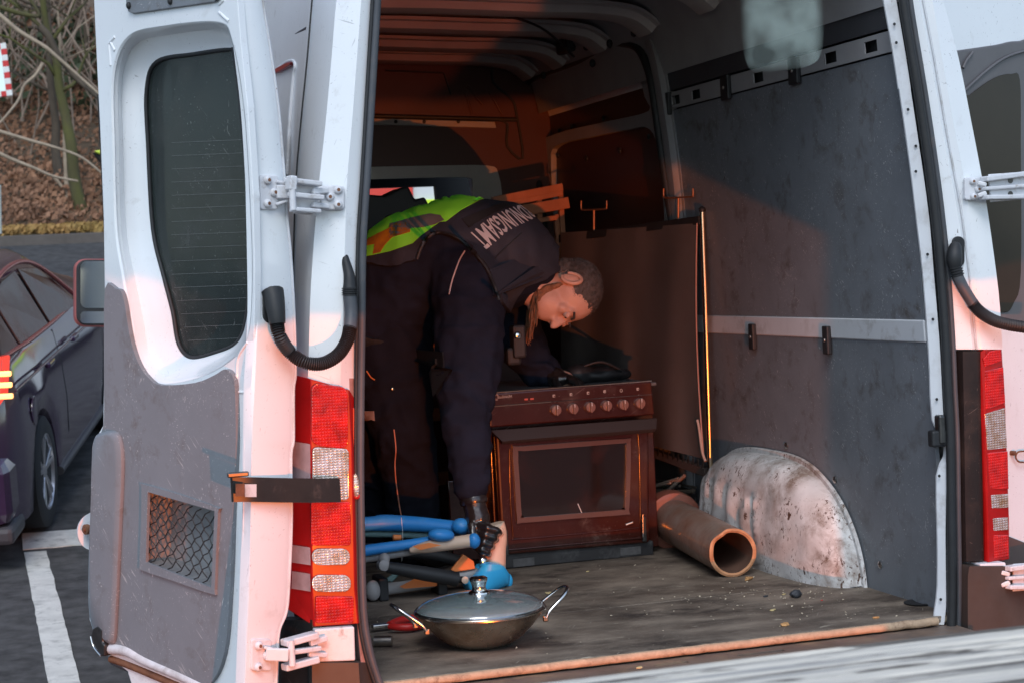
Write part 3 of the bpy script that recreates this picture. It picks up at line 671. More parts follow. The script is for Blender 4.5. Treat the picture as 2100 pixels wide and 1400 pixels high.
# vent: surround, pocket, wires
vo = [(290, 990), (447, 1040), (440, 1218), (286, 1166)]
surround = [(p.x, p.y) for p in cat([(292, 992), (370, 1014), (444, 1040), (447, 1050), (443, 1130), (440, 1208), (434, 1217), (360, 1192), (290, 1168), (286, 1158), (289, 1070), (290, 1000)], 3, True)]
poly('vent_surround', [[Dp(x, y, -.020) for x, y in surround], [Dp(x, y, -.020) for x, y in vq]], DE*.0079, GREYTRIM, dl, .003)
PK = M('grey_vent_pocket', (.26, .27, .28), .6, var=.2, vs=20)
def vdp(u, v, d): a = quad_uv([V((*p, 0)) for p in vq], u, v); return Dp(a.x, a.y, d)
poly('vent_pocket', [[vdp(0, 0, .07), vdp(1, 0, .07), vdp(1, 1, .07), vdp(0, 1, .07)]], DE*.004, PK, dl)
for a, b in (((0, 0), (1, 0)), ((1, 0), (1, 1)), ((1, 1), (0, 1)), ((0, 1), (0, 0))):
    p, q = vdp(*a, -.004), vdp(*b, -.004); r_, s_ = vdp(*b, -.004)+DE*.078, vdp(*a, -.004)+DE*.078
    ob('pocket_wall', [p, q, r_, s_], [(0, 1, 2, 3)], PK, dl)
NW = 9
def zig(c0, sgn):
    pts = []
    for i in range(-2, 60):
        t = i/15; u = t; v_ = c0+sgn*t*1.0*(15/11)+.022*(1 if i % 2 else -1)*sgn
        if -.01 <= v_ <= 1.01 and -.01 <= u <= 1.01: pts.append(vdp(u, v_, -.006))
    return pts
for k in range(-9, 15):
    for sgn in (1, -1):
        c0 = k/5.5; p = zig(c0, sgn)
        if len(p) > 2: tube('mesh_wire', p, .0017, RUB, dl, 5)
# upper trim plate
poly('trim_plate', [[Dp(x, y, -.008) for x, y in HT]], DE*.006, GREYTRIM, dl, .003)
for x, y in ((264, 12), (349, 3), (444, -6)): ell('trim_plug', Dp(x, y, -.010), (.007, .007, .009), RUB, dl)
# pressed marks in the sheet metal
for a, b in (((228, 135), (224, 90)), ((224, 90), (236, 76)), ((228, 88), (236, 104)), ((450, 26), (470, 44)), ((450, 10), (460, 0))):
    tube('pressed_bead', [Dp(*a, .001), Dp(*b, .001)], .0045, WHITE, dl)
tube('pressed_bead', cat([Dp(508, 702, .001), Dp(494, 722, .001), Dp(487, 745, .001), Dp(487, 795, .001), Dp(493, 803, .001), Dp(508, 803, .001)], 3), .004, WHITE, dl)
# lock striker dome and lower latch at the free edge
lathe('striker_dome', [(.052, 0), (.048, .012), (.02, .02), (.001, .021)], Dp(194, 1088, .03), -DD*-1, WHITE, dl, 24)
lathe('striker_pin', [(.014, 0), (.014, .01), (.006, .011), (.006, .016)], Dp(181, 1084, -.002), -DE, RUST, dl, 16)
poly('lower_latch', [[Dp(x, y, -.03) for x, y in ((190, 1288), (200, 1282), (209, 1290), (209, 1315), (214, 1322), (213, 1345), (205, 1345), (200, 1335), (192, 1322), (185, 1305))]], DE*.03, LATCH, dl, .004)
tube('latch_roller', cat([Dp(186, 1304, -.03), Dp(192, 1325, -.03), Dp(206, 1343, -.03)], 4), .003, CHROME, dl)
# bottom of the door: rolled edge, water strip
tube('rolled_edge', cat([Dp(x, y, -.006) for x, y in ((226, 1328), (262, 1334), (300, 1355), (370, 1385), (440, 1418))], 4), [.016-.0003*i for i in range(17)], WHITEIN, dl, 12)
tube('bottom_gasket', cat([Dp(x, y, .0) for x, y in ((228, 1350), (262, 1362), (330, 1390), (400, 1420))], 4), .010, RUST, dl, 10)
tube('bottom_gasket', cat([Dp(x, y, .02) for x, y in ((232, 1356), (262, 1370), (330, 1400), (400, 1432))], 4), .009, RUBG, dl, 10)
# check strap across to the pillar
st = [Ep(478, 1003), Ep(520, 1003, .02), Ep(570, 1004, .03), Yp(640, 1005, -.075), Yp(698, 1004, -.052)]
c_ = cat(st, 5); rows = [[p+V((0, 0, s_)) for p in c_] for s_ in (-.029, -.026, .026, .029)]
STRAPM = M('worn_black_strap', (.014, .013, .013), .4, var=.3, vs=15, dirt=((.07, .06, .055), .2, 25), coat=.2)
sheet('check_strap', rows, V((-.004, .008, 0)), STRAPM, dl)
poly('strap_window', [[Ep(x, y, .024) for x, y in ((503, 992), (526, 992), (526, 1018), (503, 1018))]], DD*.002, WHITEIN, dl)
poly('strap_window', [[Ep(x, y, .026) for x, y in ((484, 991), (502, 991), (502, 1017), (484, 1017))]], DD*.002, RUST, dl)
box('strap_pin', Ep(488, 972, .01), (.05, .012, .012), LATCH, dl, .003)

# ---- hinges
def bolt(p, n, mat, parent, r=.0108):
    o = lathe('bolt', [(r, 0), (r*.98, .004), (r*.7, .008), (r*.45, .009)], p, n, mat, parent, 16)
    lathe('bolt_socket', [(r*.42, .0), (r*.42, .0012)], p+V(n).normalized()*.0085, n, RUST, parent, 6)
def hinge_arm(parent, pts, w, h, mat): 
    for a, b in zip(pts, pts[1:]): beam('hinge_arm', a, b, w, h, mat, parent, .003)
def left_hinge(cE, cP, ploE, ploP, arms, mat, bE, bP, pin):
    hg = thing('hinge', cE, None, None); par(hg, van)
    poly('hinge_plate', [[Ep(x, y, .012) for x, y in ploE]], DD*.010, mat, hg, .004)
    poly('hinge_plate', [[Yp(x, y, -.034) for x, y in ploP]], V((0, .012, 0)), mat, hg, .004)
    for x, y in bE: bolt(Ep(x, y, .013), -DD, mat, hg)
    for x, y in bP: bolt(Yp(x, y, -.035), V((0, -1, 0)), mat, hg)
    for a, b, w, h in arms: beam('hinge_arm', a, b, w, h, mat, hg, .003)
    lathe('hinge_pin', [(.008, -.03), (.008, .03)], pin, (0, 0, 1), mat, hg, 14)
def rq(x0, y0, x1, y1, r=7, sk=0): return [(x, y+sk*(x-x0)) for x, y in rr(((x0+x1)/2, (y0+y1)/2), x1-x0, y1-y0, r, 4)]
left_hinge(Ep(558, 395), None, rq(533, 359, 572, 431, 7), rq(658, 381, 707, 431, 8),
    [(Ep(566, 394, .016), Ep(602, 394, .03), .016, .032), (Ep(566, 372, .016), Ep(590, 378, .022), .010, .008), (Ep(566, 420, .016), Ep(590, 411, .022), .010, .008),
     (Yp(588, 370, -.085), Yp(655, 378, -.055), .032, .012), (Yp(592, 399, -.09), Yp(662, 406, -.062), .02, .012), (Yp(600, 430, -.085), Yp(652, 434, -.055), .032, .010), (Yp(590, 375, -.09), Yp(604, 377, -.085), .03, .034),
     (Yp(603, 402, -.055), Yp(650, 407, -.035), .006, .085), (Yp(640, 393, -.06), Yp(672, 391, -.042), .012, .014), (Yp(640, 420, -.06), Yp(675, 424, -.042), .012, .012)],
    HINGE, ((548, 370), (561, 395), (548, 418)), ((693, 390), (676, 404), (693, 420)), Yp(600, 405, -.095))
left_hinge(Ep(540, 1340), None, rq(516, 1309, 558, 1375, 6), rq(660, 1298, 716, 1346, 7, -.02),
    [(Ep(545, 1340, .018), Ep(592, 1342, .05), .014, .030), (Ep(540, 1326, .016), Ep(560, 1330, .024), .012, .008),
     (Yp(582, 1318, -.10), Yp(648, 1300, -.07), .035, .016), (Yp(596, 1336, -.11), Yp(655, 1328, -.07), .02, .012), (Yp(582, 1368, -.10), Yp(650, 1350, -.07), .03, .016), (Yp(635, 1318, -.075), Yp(670, 1307, -.06), .014, .014), (Yp(632, 1340, -.075), Yp(670, 1342, -.06), .012, .012)],
    HINGE, ((530, 1323), (546, 1343), (529, 1367)), ((693, 1308), (671, 1323), (692, 1338)), Yp(598, 1338, -.115))
poly('hinge_base', [[Yp(x, y, -.045) for x, y in ((645, 1290), (727, 1284), (729, 1354), (650, 1357))]], V((0, .05, 0)), HINGE, van, .004)
TBL = [(1288, (584, 640, 738, 750)), (1352, (580, 640, 738, 755)), (1362, (578, 640, 740, 760)), (1500, (575, 640, 745, 790))]
ycols('bumper_corner', [(1270, (584, 640, 660, 664)), (1358, (580, 640, 660, 662)), (1500, (576, 640, 660, 662))], (.08, -.02, -.024, 0), BLKP, van, V((0, .05, 0)), 3)
ycols('bumper_corner', [(1358, (640, 735, 742, 762)), (1500, (640, 745, 756, 790))], (-.05, -.055, -.02, .0), BROWNP, van, V((0, .05, 0)), 3)
# ---- ribbed cable hoses
def hose(pts, r, name='cable_hose', n0=0):
    hs_ = thing(name, pts[0], None, None); par(hs_, van)
    return hs_
h1 = hose([Ep(562, 640, .03)], 0)
pts = cat([Ep(568, 663, .035), Ep(574, 690, .045), Yp(595, 722, -.085), Yp(625, 742, -.10), Yp(660, 745, -.10), Yp(692, 728, -.09), Yp(711, 700, -.075), Yp(718, 672, -.06)], 26)
tube('ribbed_hose', pts, [.0150+.0028*math.sin(i*2.1) for i in range(len(pts))], RUB, h1, 14)
tube('hose_sleeve', cat([Yp(718, 676, -.06), Yp(720, 640, -.045), Yp(717, 605, -.04)], 5), .0165, RUBG, h1, 14)
tube('hose_collar', [Yp(717, 606-i*1.1, -.04) for i in range(16)], [.0165+.003*(i % 4 < 2) for i in range(16)], RUB, h1, 14)
tube('hose_boot', cat([Yp(717, 592, -.04), Yp(716, 565, -.035), Yp(710, 540, -.02), Yp(706, 522, -.01)], 4), [.0165-.0007*i for i in range(13)], RUB, h1, 14)
tube('hose_boot', cat([Ep(569, 664, .035), Ep(566, 640, .03), Ep(562, 615, .02), Ep(558, 600, .01)], 4), [.019+.0008*i for i in range(13)], RUB, h1, 14)
ell('boot_cap', Ep(558, 606, .014), (.018, .02, .022), RUB, h1)
poly('boot_flange', [[Ep(x, y, .010) for x, y in rr((559, 628), 38, 70, 17, 6)]], DD*.008, RUB, h1, .004)
h2 = hose([Yp(1965, 520, -.03)], 0)
pts = cat([Yp(1994, 622, -.05), Yp(2010, 640, -.055), Yp(2040, 658, -.06), Yp(2080, 668, -.06), Yp(2130, 674, -.05)], 26)
tube('ribbed_hose', pts, [.0150+.0028*math.sin(i*2.1) for i in range(len(pts))], RUB, h2, 14)
tube('hose_sleeve', cat([Yp(1963, 566, -.04), Yp(1976, 592, -.045), Yp(1996, 624, -.05)], 5), .0155, RUBG, h2, 14)
tube('hose_collar', [Yp(1959+i*.35, 548+i*1.3, -.04) for i in range(16)], [.0155+.003*(i % 4 < 2) for i in range(16)], RUB, h2, 14)
tube('hose_boot', cat([Yp(1958, 550, -.035), Yp(1957, 525, -.035), Yp(1960, 500, -.025)], 4), [.0165, .018, .02, .021, .021, .02, .018, .016, .012], RUB, h2, 14)
poly('boot_flange', [[Yp(x, y, -.026) for x, y in rr((1966, 516), 26, 62, 12, 6)]], V((0, .006, 0)), RUB, h2, .003)
# ---- right rear door, swung open beyond the pillar
BE = math.radians(24); RD = V((math.cos(BE), math.sin(BE), 0)); RN = V((math.sin(BE), -math.cos(BE), 0)); RO = Yp(2060, 400, .16)
def Rp(x, y, o=0): return on(x, y, RO+RN*o, RN)
dr = thing('rear_door', RO-V((0, 0, .3)), None, None); par(dr, van)
wl = [(1930, 108), (1962, 104), (2045, 92), (2095, 84), (2240, 90), (2240, 640), (2150, 652), (2098, 662), (2065, 655), (2035, 600)]
poly('inner_frame', [[Rp(x, y) for x, y in ((1890, -80), (2330, -80), (2330, 1400), (2020, 1400), (2020, 700), (1990, 300))]], -RN*.02, WHITE, dr)
FRB = M('grey_door_window_surround', (.11, .105, .11), .45, var=.1, vs=5)
poly('window_surround', [[Rp(p.x, p.y, .012) for p in cat(wl, 4, True)]], -RN*.010, FRB, dr, .006)
wg = [(1960, 230), (1990, 195), (2040, 160), (2075, 152), (2092, 165), (2094, 300), (2094, 560), (2080, 620), (2060, 640), (2020, 600)]
poly('window_glass', [[Rp(p.x, p.y, .016) for p in cat(wg, 4, True)]], -RN*.003, M('smoky_brown_glass', (.030, .024, .018), .25, spec=.2, var=.2, vs=2), dr, .001)
tube('surround_ridge', cat([Rp(x, y, .016) for x, y in ((1960, 205), (1985, 180), (2030, 140), (2070, 115), (2130, 98))], 5), .004, FRB, dr)
tube('surround_ridge', cat([Rp(x, y, .016) for x, y in ((1975, 140), (1982, 125), (1995, 108))], 5), .004, FRB, dr)
tube('strap_loop', cat([Rp(x, y, .012) for x, y in ((2110, 925), (2090, 925), (2083, 935), (2090, 946), (2110, 946))], 4), .0025, RUST, dr)
lathe('door_stud', [(.007, 0), (.007, .014), (.003, .016)], Rp(2073, 928, .0), RN, RUST, dr, 12)
poly('lower_trim', [[Rp(x, y, .008) for x, y in ((2020, 1080), (2110, 1115), (2330, 1190), (2330, 1400), (2020, 1400))]], -RN*.006, M('brown_lower_trim', (.085, .06, .055), .5, var=.2), dr)
def right_hinge(y0, yl, py, mat, lower=False):
    hg = thing('hinge', Yp(2000, y0, 0), None, None); par(hg, van)
    x0 = 1979 if not lower else 2027
    poly('hinge_plate', [[Yp(x, y, -.038) for x, y in rq(x0, py[0], x0+32, py[1], 6)]], V((0, .012, 0)), mat, hg, .003)
    yc = (py[0]+py[1])/2
    for x, y in ((x0+15, yc-15), (x0+26, yc+1), (x0+17, yc+16)): bolt(Yp(x, y, -.039), V((0, -1, 0)), mat, hg, .0095)
    for dy, h in ((-26, .014), (0, .010), (24, .012)):
        beam('hinge_arm', Yp(x0+38, yc+dy*.75, -.06), Yp(x0+150, yc+dy-8, -.01), .03 if dy else .018, h, mat, hg, .003)
    beam('hinge_arm', Yp(x0+50, yc-1, -.045), Yp(x0+150, yc-9, .0), .006, .075, mat, hg, .002)
    for dx in (0,):
        for dy in (-14, 14): lathe('hinge_hole', [(.008, 0), (.008, .001)], Yp(x0+93, yc+dy-3, -.032), (0, -1, 0), LATCH, hg, 14)
    beam('hinge_arm', Yp(x0+26, yc-12, -.05), Yp(x0+44, yc-8, -.06), .012, .012, mat, hg, .003); beam('hinge_arm', Yp(x0+26, yc+15, -.05), Yp(x0+44, yc+8, -.06), .012, .012, mat, hg, .003)
right_hinge(385, 0, (364, 411), HINGE)
right_hinge(1180, 0, (1161, 1208), HINGE, True)
poly('hinge_base', [[Yp(x, y, -.035-.01) for x, y in ((2010, 1155), (2063, 1152), (2068, 1212), (2018, 1218))]], V((0, .05, 0)), HINGE, van, .004)

# ---- interior: roof, ribs, rear header, left wall, partition, cab
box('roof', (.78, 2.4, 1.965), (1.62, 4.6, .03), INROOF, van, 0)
box('rear_header', (.76, .09, 1.96), (1.5, .12, .18), INROOF, van, .02)
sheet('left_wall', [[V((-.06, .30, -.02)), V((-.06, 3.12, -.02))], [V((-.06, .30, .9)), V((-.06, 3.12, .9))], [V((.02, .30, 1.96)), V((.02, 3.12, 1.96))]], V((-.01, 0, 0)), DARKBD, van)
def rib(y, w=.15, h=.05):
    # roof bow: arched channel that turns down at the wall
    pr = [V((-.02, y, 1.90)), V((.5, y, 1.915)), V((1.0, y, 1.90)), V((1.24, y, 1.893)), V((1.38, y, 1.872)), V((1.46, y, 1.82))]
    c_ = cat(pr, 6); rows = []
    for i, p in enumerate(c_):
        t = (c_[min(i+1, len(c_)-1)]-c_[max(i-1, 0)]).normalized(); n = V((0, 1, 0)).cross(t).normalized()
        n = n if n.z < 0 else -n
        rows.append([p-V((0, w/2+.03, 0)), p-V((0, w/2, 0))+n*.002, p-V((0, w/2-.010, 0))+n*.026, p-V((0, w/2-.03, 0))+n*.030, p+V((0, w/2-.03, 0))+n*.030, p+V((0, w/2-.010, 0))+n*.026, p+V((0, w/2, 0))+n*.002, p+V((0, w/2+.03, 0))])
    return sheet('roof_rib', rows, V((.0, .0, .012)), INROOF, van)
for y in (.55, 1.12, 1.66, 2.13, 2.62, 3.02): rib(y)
g = []
for y in (1.4, 1.9, 2.38):
    for x in (.15, .38, .62, .86, 1.1): g.append(ellgeo((x, y, 1.935), (.03, .012, .012), None, 10, 6))
for q in g: ob('roof_plug', q[0], q[1], RUB, van, True)
tube('cable', cat([V((-.02, 1.93, 1.93)), V((.3, 1.9, 1.922)), V((.62, 1.93, 1.925)), V((.95, 1.9, 1.91)), V((1.15, 1.95, 1.87)), V((1.33, 2.1, 1.78))], 6), .005, RUB, van, 8)
# upper side cheek between roof and wall
rows = []
for y in (-.0, .8, 1.6, 2.4, 3.1):
    rows.append([V((1.30, y, 1.95)), V((1.42, y, 1.88)), V((1.49, y, 1.78)), V((1.515, y, 1.66))])
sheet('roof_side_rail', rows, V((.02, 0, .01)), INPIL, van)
for x, y in ((1260, 50), (1300, 68), (1250, 90), (1215, 130), (1114, 155), (1078, 140), (1202, 96), (1212, 92)):
    p = Yp(x, y, 2.2); p.x = min(p.x, 1.45); ell('blanking_plug', Xp(x, y, 1.44), (.012, .014, .016), RUB, van, None, 12, 8)
box('ceiling_lamp', Xp(1160, 92, 1.42), (.04, .14, .07), RUB, van, .012)
for x, y in ((1258, 20), (1248, 36), (1212, 20)): ell('reflector_clip', Xp(x, y, 1.44), (.008, .02, .006), CHROME, van, None, 10, 6)
# pillar between rear wall lining and sliding door, and sliding door
pil = [(1318, -40), (1325, 60), (1342, 130), (1357, 220), (1372, 330), (1383, 432), (1392, 560), (1400, 760), (1404, 1000)]
rows = [[Wp(x-14, y, .012), Wp(x-6, y, .035), Wp(x+4, y, .035), Wp(x+14, y, .010)] for x, y in [(p.x, p.y) for p in cat(pil, 4)]]
sheet('door_pillar', rows, V((.03, 0, 0)), INPIL, van)
tube('sliding_door_seal', cat([Wp(x, y, .03) for x, y in ((1400, 900), (1390, 560), (1368, 390), (1355, 300), (1338, 180), (1325, 130), (1308, 100), (1285, 90), (1255, 96), (1180, 128), (1098, 160), (1080, 180), (1078, 215), (1085, 300), (1095, 345), (1105, 380), (1112, 420), (1118, 500))], 5), .016, RUB, van, 10)
SDO = -.02
def Sd(x, y, o=0): return on(x, y, W3(2.4, 1, SDO+o), WN)
sdoor = [(1100, 165), (1180, 135), (1255, 104), (1285, 100), (1312, 118), (1332, 190), (1348, 300), (1362, 400), (1385, 700), (1390, 1000), (1130, 1000), (1118, 500), (1105, 370), (1090, 300), (1084, 215), (1088, 180)]
sdh1 = [(p.x, p.y) for p in cat([(1104, 195), (1180, 165), (1260, 132), (1290, 130), (1308, 150), (1322, 200), (1330, 228), (1260, 246), (1160, 268), (1108, 282), (1096, 240)], 3, True)]
sdh2 = [(p.x, p.y) for p in cat([(1140, 300), (1200, 284), (1290, 266), (1325, 262), (1345, 290), (1358, 380), (1366, 600), (1366, 900), (1160, 900), (1140, 500), (1130, 340)], 3, True)]
poly('sliding_door', [[Sd(x, y) for x, y in sdoor], [Sd(x, y) for x, y in sdh1], [Sd(x, y) for x, y in sdh2]], V((.03, 0, 0)), INPIL, van, .006)
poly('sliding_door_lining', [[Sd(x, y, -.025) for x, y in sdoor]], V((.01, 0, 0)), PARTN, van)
for x, y in ((1286, 137), (1237, 243), (1172, 260), (1146, 270), (1330, 281), (1271, 310), (1203, 326), (1144, 320)): ell('blanking_plug', Sd(x, y, -.018), (.006, .012, .012), RUB, van, None, 10, 6)
# partition with window
PY = 3.12
def Pp(x, y, o=0): return Yp(x, y, PY-o)
win = [(p.x, p.y) for p in cat([(640, 372), (757, 368), (860, 365), (940, 364), (965, 366), (970, 378), (970, 440), (960, 448), (757, 452), (640, 455)], 3, True)]
pout = [(500, -80), (1150, -80), (1130, 700), (500, 700)]
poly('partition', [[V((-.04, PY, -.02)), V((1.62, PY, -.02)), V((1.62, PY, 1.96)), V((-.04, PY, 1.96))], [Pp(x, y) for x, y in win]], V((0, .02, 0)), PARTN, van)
wo_ = [(p.x, p.y) for p in cat([(620, 348), (757, 343), (900, 340), (1000, 340), (1022, 356), (1030, 420), (1015, 468), (757, 475), (620, 475)], 3, True)]
poly('partition_window_frame', [[Pp(x, y, .02) for x, y in wo_], [Pp(x, y, .02) for x, y in win]], V((0, .019, 0)), M('grey_window_frame', (.34, .34, .33), .35, var=.15, coat=.4), van, .006)
poly('partition_glass', [[Pp(x, y, -.005) for x, y in win]], V((0, .004, 0)), M('clear_partition_glass', (.9, .9, .9), .02, trans=1, ior=1.0, alpha=.25), van)
# pressed ribs and rails on the partition
for a, b, w in (((757, 238), (1060, 246), .016), ((790, 145), (910, 150), .006), ((910, 150), (925, 195), .006)):
    tube('partition_bead', [Pp(*a, .002), Pp(*b, .002)], w*.6, RUB, van, 8)
tube('partition_bead', cat([Pp(x, y, .004) for x, y in ((1010, 130), (1012, 170), (1050, 205), (1060, 240), (1072, 325), (1040, 300), (1040, 255), (1020, 246))], 3), .006, RUB, van, 8)
for a, b in (((958, 175), (990, 215)), ((955, 190), (968, 235)), ((1005, 190), (1030, 235))): tube('partition_bead', [Pp(*a, .002), Pp(*b, .002)], .006, PARTN, van, 8)
poly('partition_rail', [[Pp(x, y, .012) for x, y in ((757, 243), (1015, 250), (1018, 263), (757, 256))]], V((0, .01, 0)), INPIL, van, .003)
for x in (812, 870, 940): ell('rail_hole', Pp(x, 250, .014), (.008, .004, .008), RUB, van, None, 10, 6)
for x, y in ((820, 118), (878, 120), (930, 122), (980, 125)): ell('partition_screw', Pp(x, y, .004), (.009, .006, .009), INPIL, van, None, 10, 6)
# cab beyond the partition
CABD = M('dark_cab_plastic', (.02, .02, .021), .6)
box('cab_floor', (.75, 3.95, -.02), (1.8, 1.6, .04), CABD, van, 0)
box('dashboard', (.78, 4.72, .60), (1.7, .35, .36), CABD, van, .06)
poly('windscreen_frame', [[V((-.2, 4.95, -.05)), V((1.75, 4.95, -.05)), V((1.75, 4.75, 1.95)), V((-.2, 4.75, 1.95))], [V((.0, 4.90, .62)), V((1.56, 4.90, .62)), V((1.50, 4.81, 1.45)), V((.06, 4.81, 1.45))]], V((0, .05, 0)), CABD, van)
def seat(x):
    s = thing('seat', (x, 3.5, .3), None, None); par(s, van)
    box('seat_cushion', (x, 3.62, .32), (.5, .5, .16), CABD, s, .05); box('seat_back', (x, 3.42, .66), (.48, .14, .62), CABD, s, .05)
    p = box('headrest', (x, 3.40, 1.06), (.26, .11, .17), CABD, s, .04); tube('headrest_post', [V((x-.06, 3.41, .95)), V((x-.06, 3.41, 1.02))], .007, CHROME, s); tube('headrest_post', [V((x+.06, 3.41, .95)), V((x+.06, 3.41, 1.02))], .007, CHROME, s)
q = Yp(958, 405, 3.42); seat(q.x); q = Yp(842, 410, 3.42); seat(q.x-.05)
# wing mirror of the van, far forward on the left
MYY = 4.15
wm = thing('wing_mirror', Yp(190, 600, MYY), None, None); par(wm, van)
mo = rr((203, 600), 92, 142, 20, 6)
mo = [(x, y+(x-160)*.0) for x, y in mo]
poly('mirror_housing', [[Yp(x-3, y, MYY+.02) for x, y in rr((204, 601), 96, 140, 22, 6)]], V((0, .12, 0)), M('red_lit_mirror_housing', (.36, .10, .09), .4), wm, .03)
poly('mirror_rim', [[Yp(x, y, MYY) for x, y in rr((203, 600), 92, 134, 20, 6)]], V((0, .03, 0)), RUB, wm, .006)
poly('mirror_glass', [[Yp(x, y, MYY-.004) for x, y in rr((205, 584), 80, 96, 13, 6)]], V((.0, .002, 0)), M('van_mirror_glass', (.42, .45, .46), .05, metal=1), wm)
poly('wide_angle_glass', [[Yp(x, y, MYY-.004) for x, y in rr((205, 651), 80, 24, 8, 6)]], V((.0, .002, 0)), M('van_small_mirror_glass', (.5, .52, .54), .05, metal=1), wm)
beam('mirror_arm', Yp(212, 655, MYY+.05), V((-.2, MYY+.1, Yp(212, 655, MYY).z)), .05, .05, RUB, wm)

# ---- wheel arch
YC, RY, RZ, RX = 1.02, .52, .352, .142
def wx(z): return 1.604-.0494*z
def sg(v, e): return math.copysign(abs(v)**e, v)
def az(a): return .95 if a < 1.0 else (.95-.45*min(1, (a-1.0)/.8))
def az2(a): return .82 if a < 1.57 else .62
rows = []; NA, NB = 56, 30
for i in range(NA+1):
    a = math.pi*i/NA; row = []
    for j in range(NB+1):
        b = math.pi/2*j/NB; cb = sg(math.cos(b), .62); ez = az(a); z = RZ*sg(math.sin(a), ez)*cb if 0 < i < NA else 0; y = YC-RY*sg(math.cos(a), az2(a))*cb; dx = RX*sg(math.sin(b), .62)
        x = wx(z)-dx
        if z > .015 and b > .35: x += math.sin(y*58+1+2*noise.noise(V((z*9, y*5, 0))))*.009*min(1, z/.08)*(1 if z < .25 else .2)*(1 if y > YC-.08 else .0)
        p = V((x, y, z))
        if j > 2 and z > .01: p += V((noise.noise(p*13)*.006, noise.noise(p*13+V((5, 0, 0)))*.008, noise.noise(p*11+V((0, 9, 0)))*.006))
        row.append(p)
    rows.append(row)
sheet('wheel_arch', rows, None, ARCH, van)
fl_ = []
for i in range(41):
    a = math.pi*i/40; z = (RZ+.016)*sg(math.sin(a), az(a)) if 0 < i < 40 else 0; fl_.append([V((wx(z)-.004, YC-(RY+.018)*sg(math.cos(a), az2(a)), z)), V((wx(z)-.012, YC-(RY+.012)*sg(math.cos(a), az2(a)), max(0, z-.003))), V((wx(z)-.014, YC-(RY-.012)*sg(math.cos(a), az2(a)), max(0, z-.026))), V((wx(z)-.004, YC-(RY-.03)*sg(math.cos(a), az2(a)), max(0, z-.04)))])
sheet('arch_flange', fl_, None, ARCH, van)

# ================================================================== COOKER
BRN = M('dark_brown_enamel', (.042, .009, .006), .16, var=.15, vs=6, coat=.35, spec=.4, dirt=((.09, .05, .04), .35, 16), scratch=((.16, .10, .09), .3))
OVGL = M('smoked_oven_glass', (.016, .009, .008), .05, coat=.6, dirt=((.07, .02, .014), .35, 4), spec=.5)
GREYHOB = M('dusty_hob_plate', (.10, .105, .11), .4, dirt=((.2, .19, .18), .4, 14))
BLKB = M('black_plinth', (.02, .02, .022), .5, dirt=((.1, .1, .1), .5, 12))
SX0, SX1, SY0, SZ = .737, 1.332, 1.43, .585
ck = thing('cooker', (1.03, 1.7, 0), 'brown built-in cooker with six knobs standing on the van floor beside the bending person', 'cooker')
A = Yp(1003, 812, SY0); B = Yp(1338, 783, SY0)
def Cp(x, y, o=0): return Yp(x, y, SY0-o)
box('carcass', ((SX0+SX1)/2+.0, SY0+.31, .30), (SX1-SX0-.004, .55, .56), BRN, ck, .004)
box('hob', ((SX0+SX1)/2, SY0+.29, SZ-.002), (SX1-SX0+.006, .58, .012), GREYHOB, ck, .003)
poly('control_panel', [[Cp(x, y, .03) for x, y in ((1004, 806), (1336, 781), (1343, 850), (1004, 876))]], V((0, .07, 0)), BRN, ck, .006)
tube('panel_groove', [Cp(1006, 833, .031), Cp(1130, 823, .031)], .0022, STEEL, ck, 6); tube('panel_groove', [Cp(1130, 823, .0305), Cp(1339, 808, .0305)], .0012, BLKB, ck, 6)
tube('panel_top_trim', [Cp(1004, 805, .028), Cp(1336, 780, .028)], .0028, STEEL, ck, 6)
KN = M('brown_knob_plastic', (.20, .10, .08), .28, coat=.5)
for i, (x, y) in enumerate(((1139, 840), (1174, 837), (1209, 834), (1243, 831), (1277, 829), (1311, 826))):
    p = Cp(x, y, .03); k = lathe('knob', [(.0185, 0), (.018, .010), (.016, .015), (.002, .016)], p, (0, -1, .0), KN, ck, 28)
    rot = Matrix.Rotation(math.radians((4, -3, 2, 0, -4, 3)[i]), 3, 'Y'); box('knob_grip', p+V((0, -.018, 0)), (.008, .016, .036), KN, k, .003, [rot @ V((1, 0, 0)), V((0, 1, 0)), rot @ V((0, 0, 1))])
    box('knob_pointer', p+V((0, -.0265, .011)), (.0016, .001, .012), WHT, k, 0)
    ic = Cp(x-3, y-29, .0308); PR = WHT
    if i != 4: poly('dial_symbol', [[ic+V((a, 0, b)) for a, b in rr((0, 0), .0085, .0095, .002, 3)]], V((0, .0006, 0)), M('faded_print', (.42, .36, .32), .6) if i == 0 else bpy.data.materials['faded_print'], ck)
    else: poly('dial_symbol', [[ic+V((a, 0, b)) for a, b in rr((0, 0), .009, .011, .003, 4)], [ic+V((a, 0, b)) for a, b in rr((0, 0), .0058, .0078, .002, 4)]], V((0, .0006, 0)), bpy.data.materials['faded_print'], ck)
    if i not in (4,): poly('dial_symbol', [[ic+V((a, -.0004, b)) for a, b in rr((.001, -.001), .004, .004, .001, 2)]], V((0, .0003, 0)), BRN, ck)
    ell('dial_dot', p+V((0, .0, .0275)), (.0012, .001, .0012), bpy.data.materials['faded_print'], ck, None, 8, 5)
for x in (1079, 1091): box('indicator_lamp', Cp(x, 818-(x-1079)*.07, .031), (.0125, .002, .006), M('red_indicator_window', (.5, .1, .07), .3) if x == 1079 else bpy.data.materials['red_indicator_window'], ck, .001)
PRN = bpy.data.materials['faded_print']
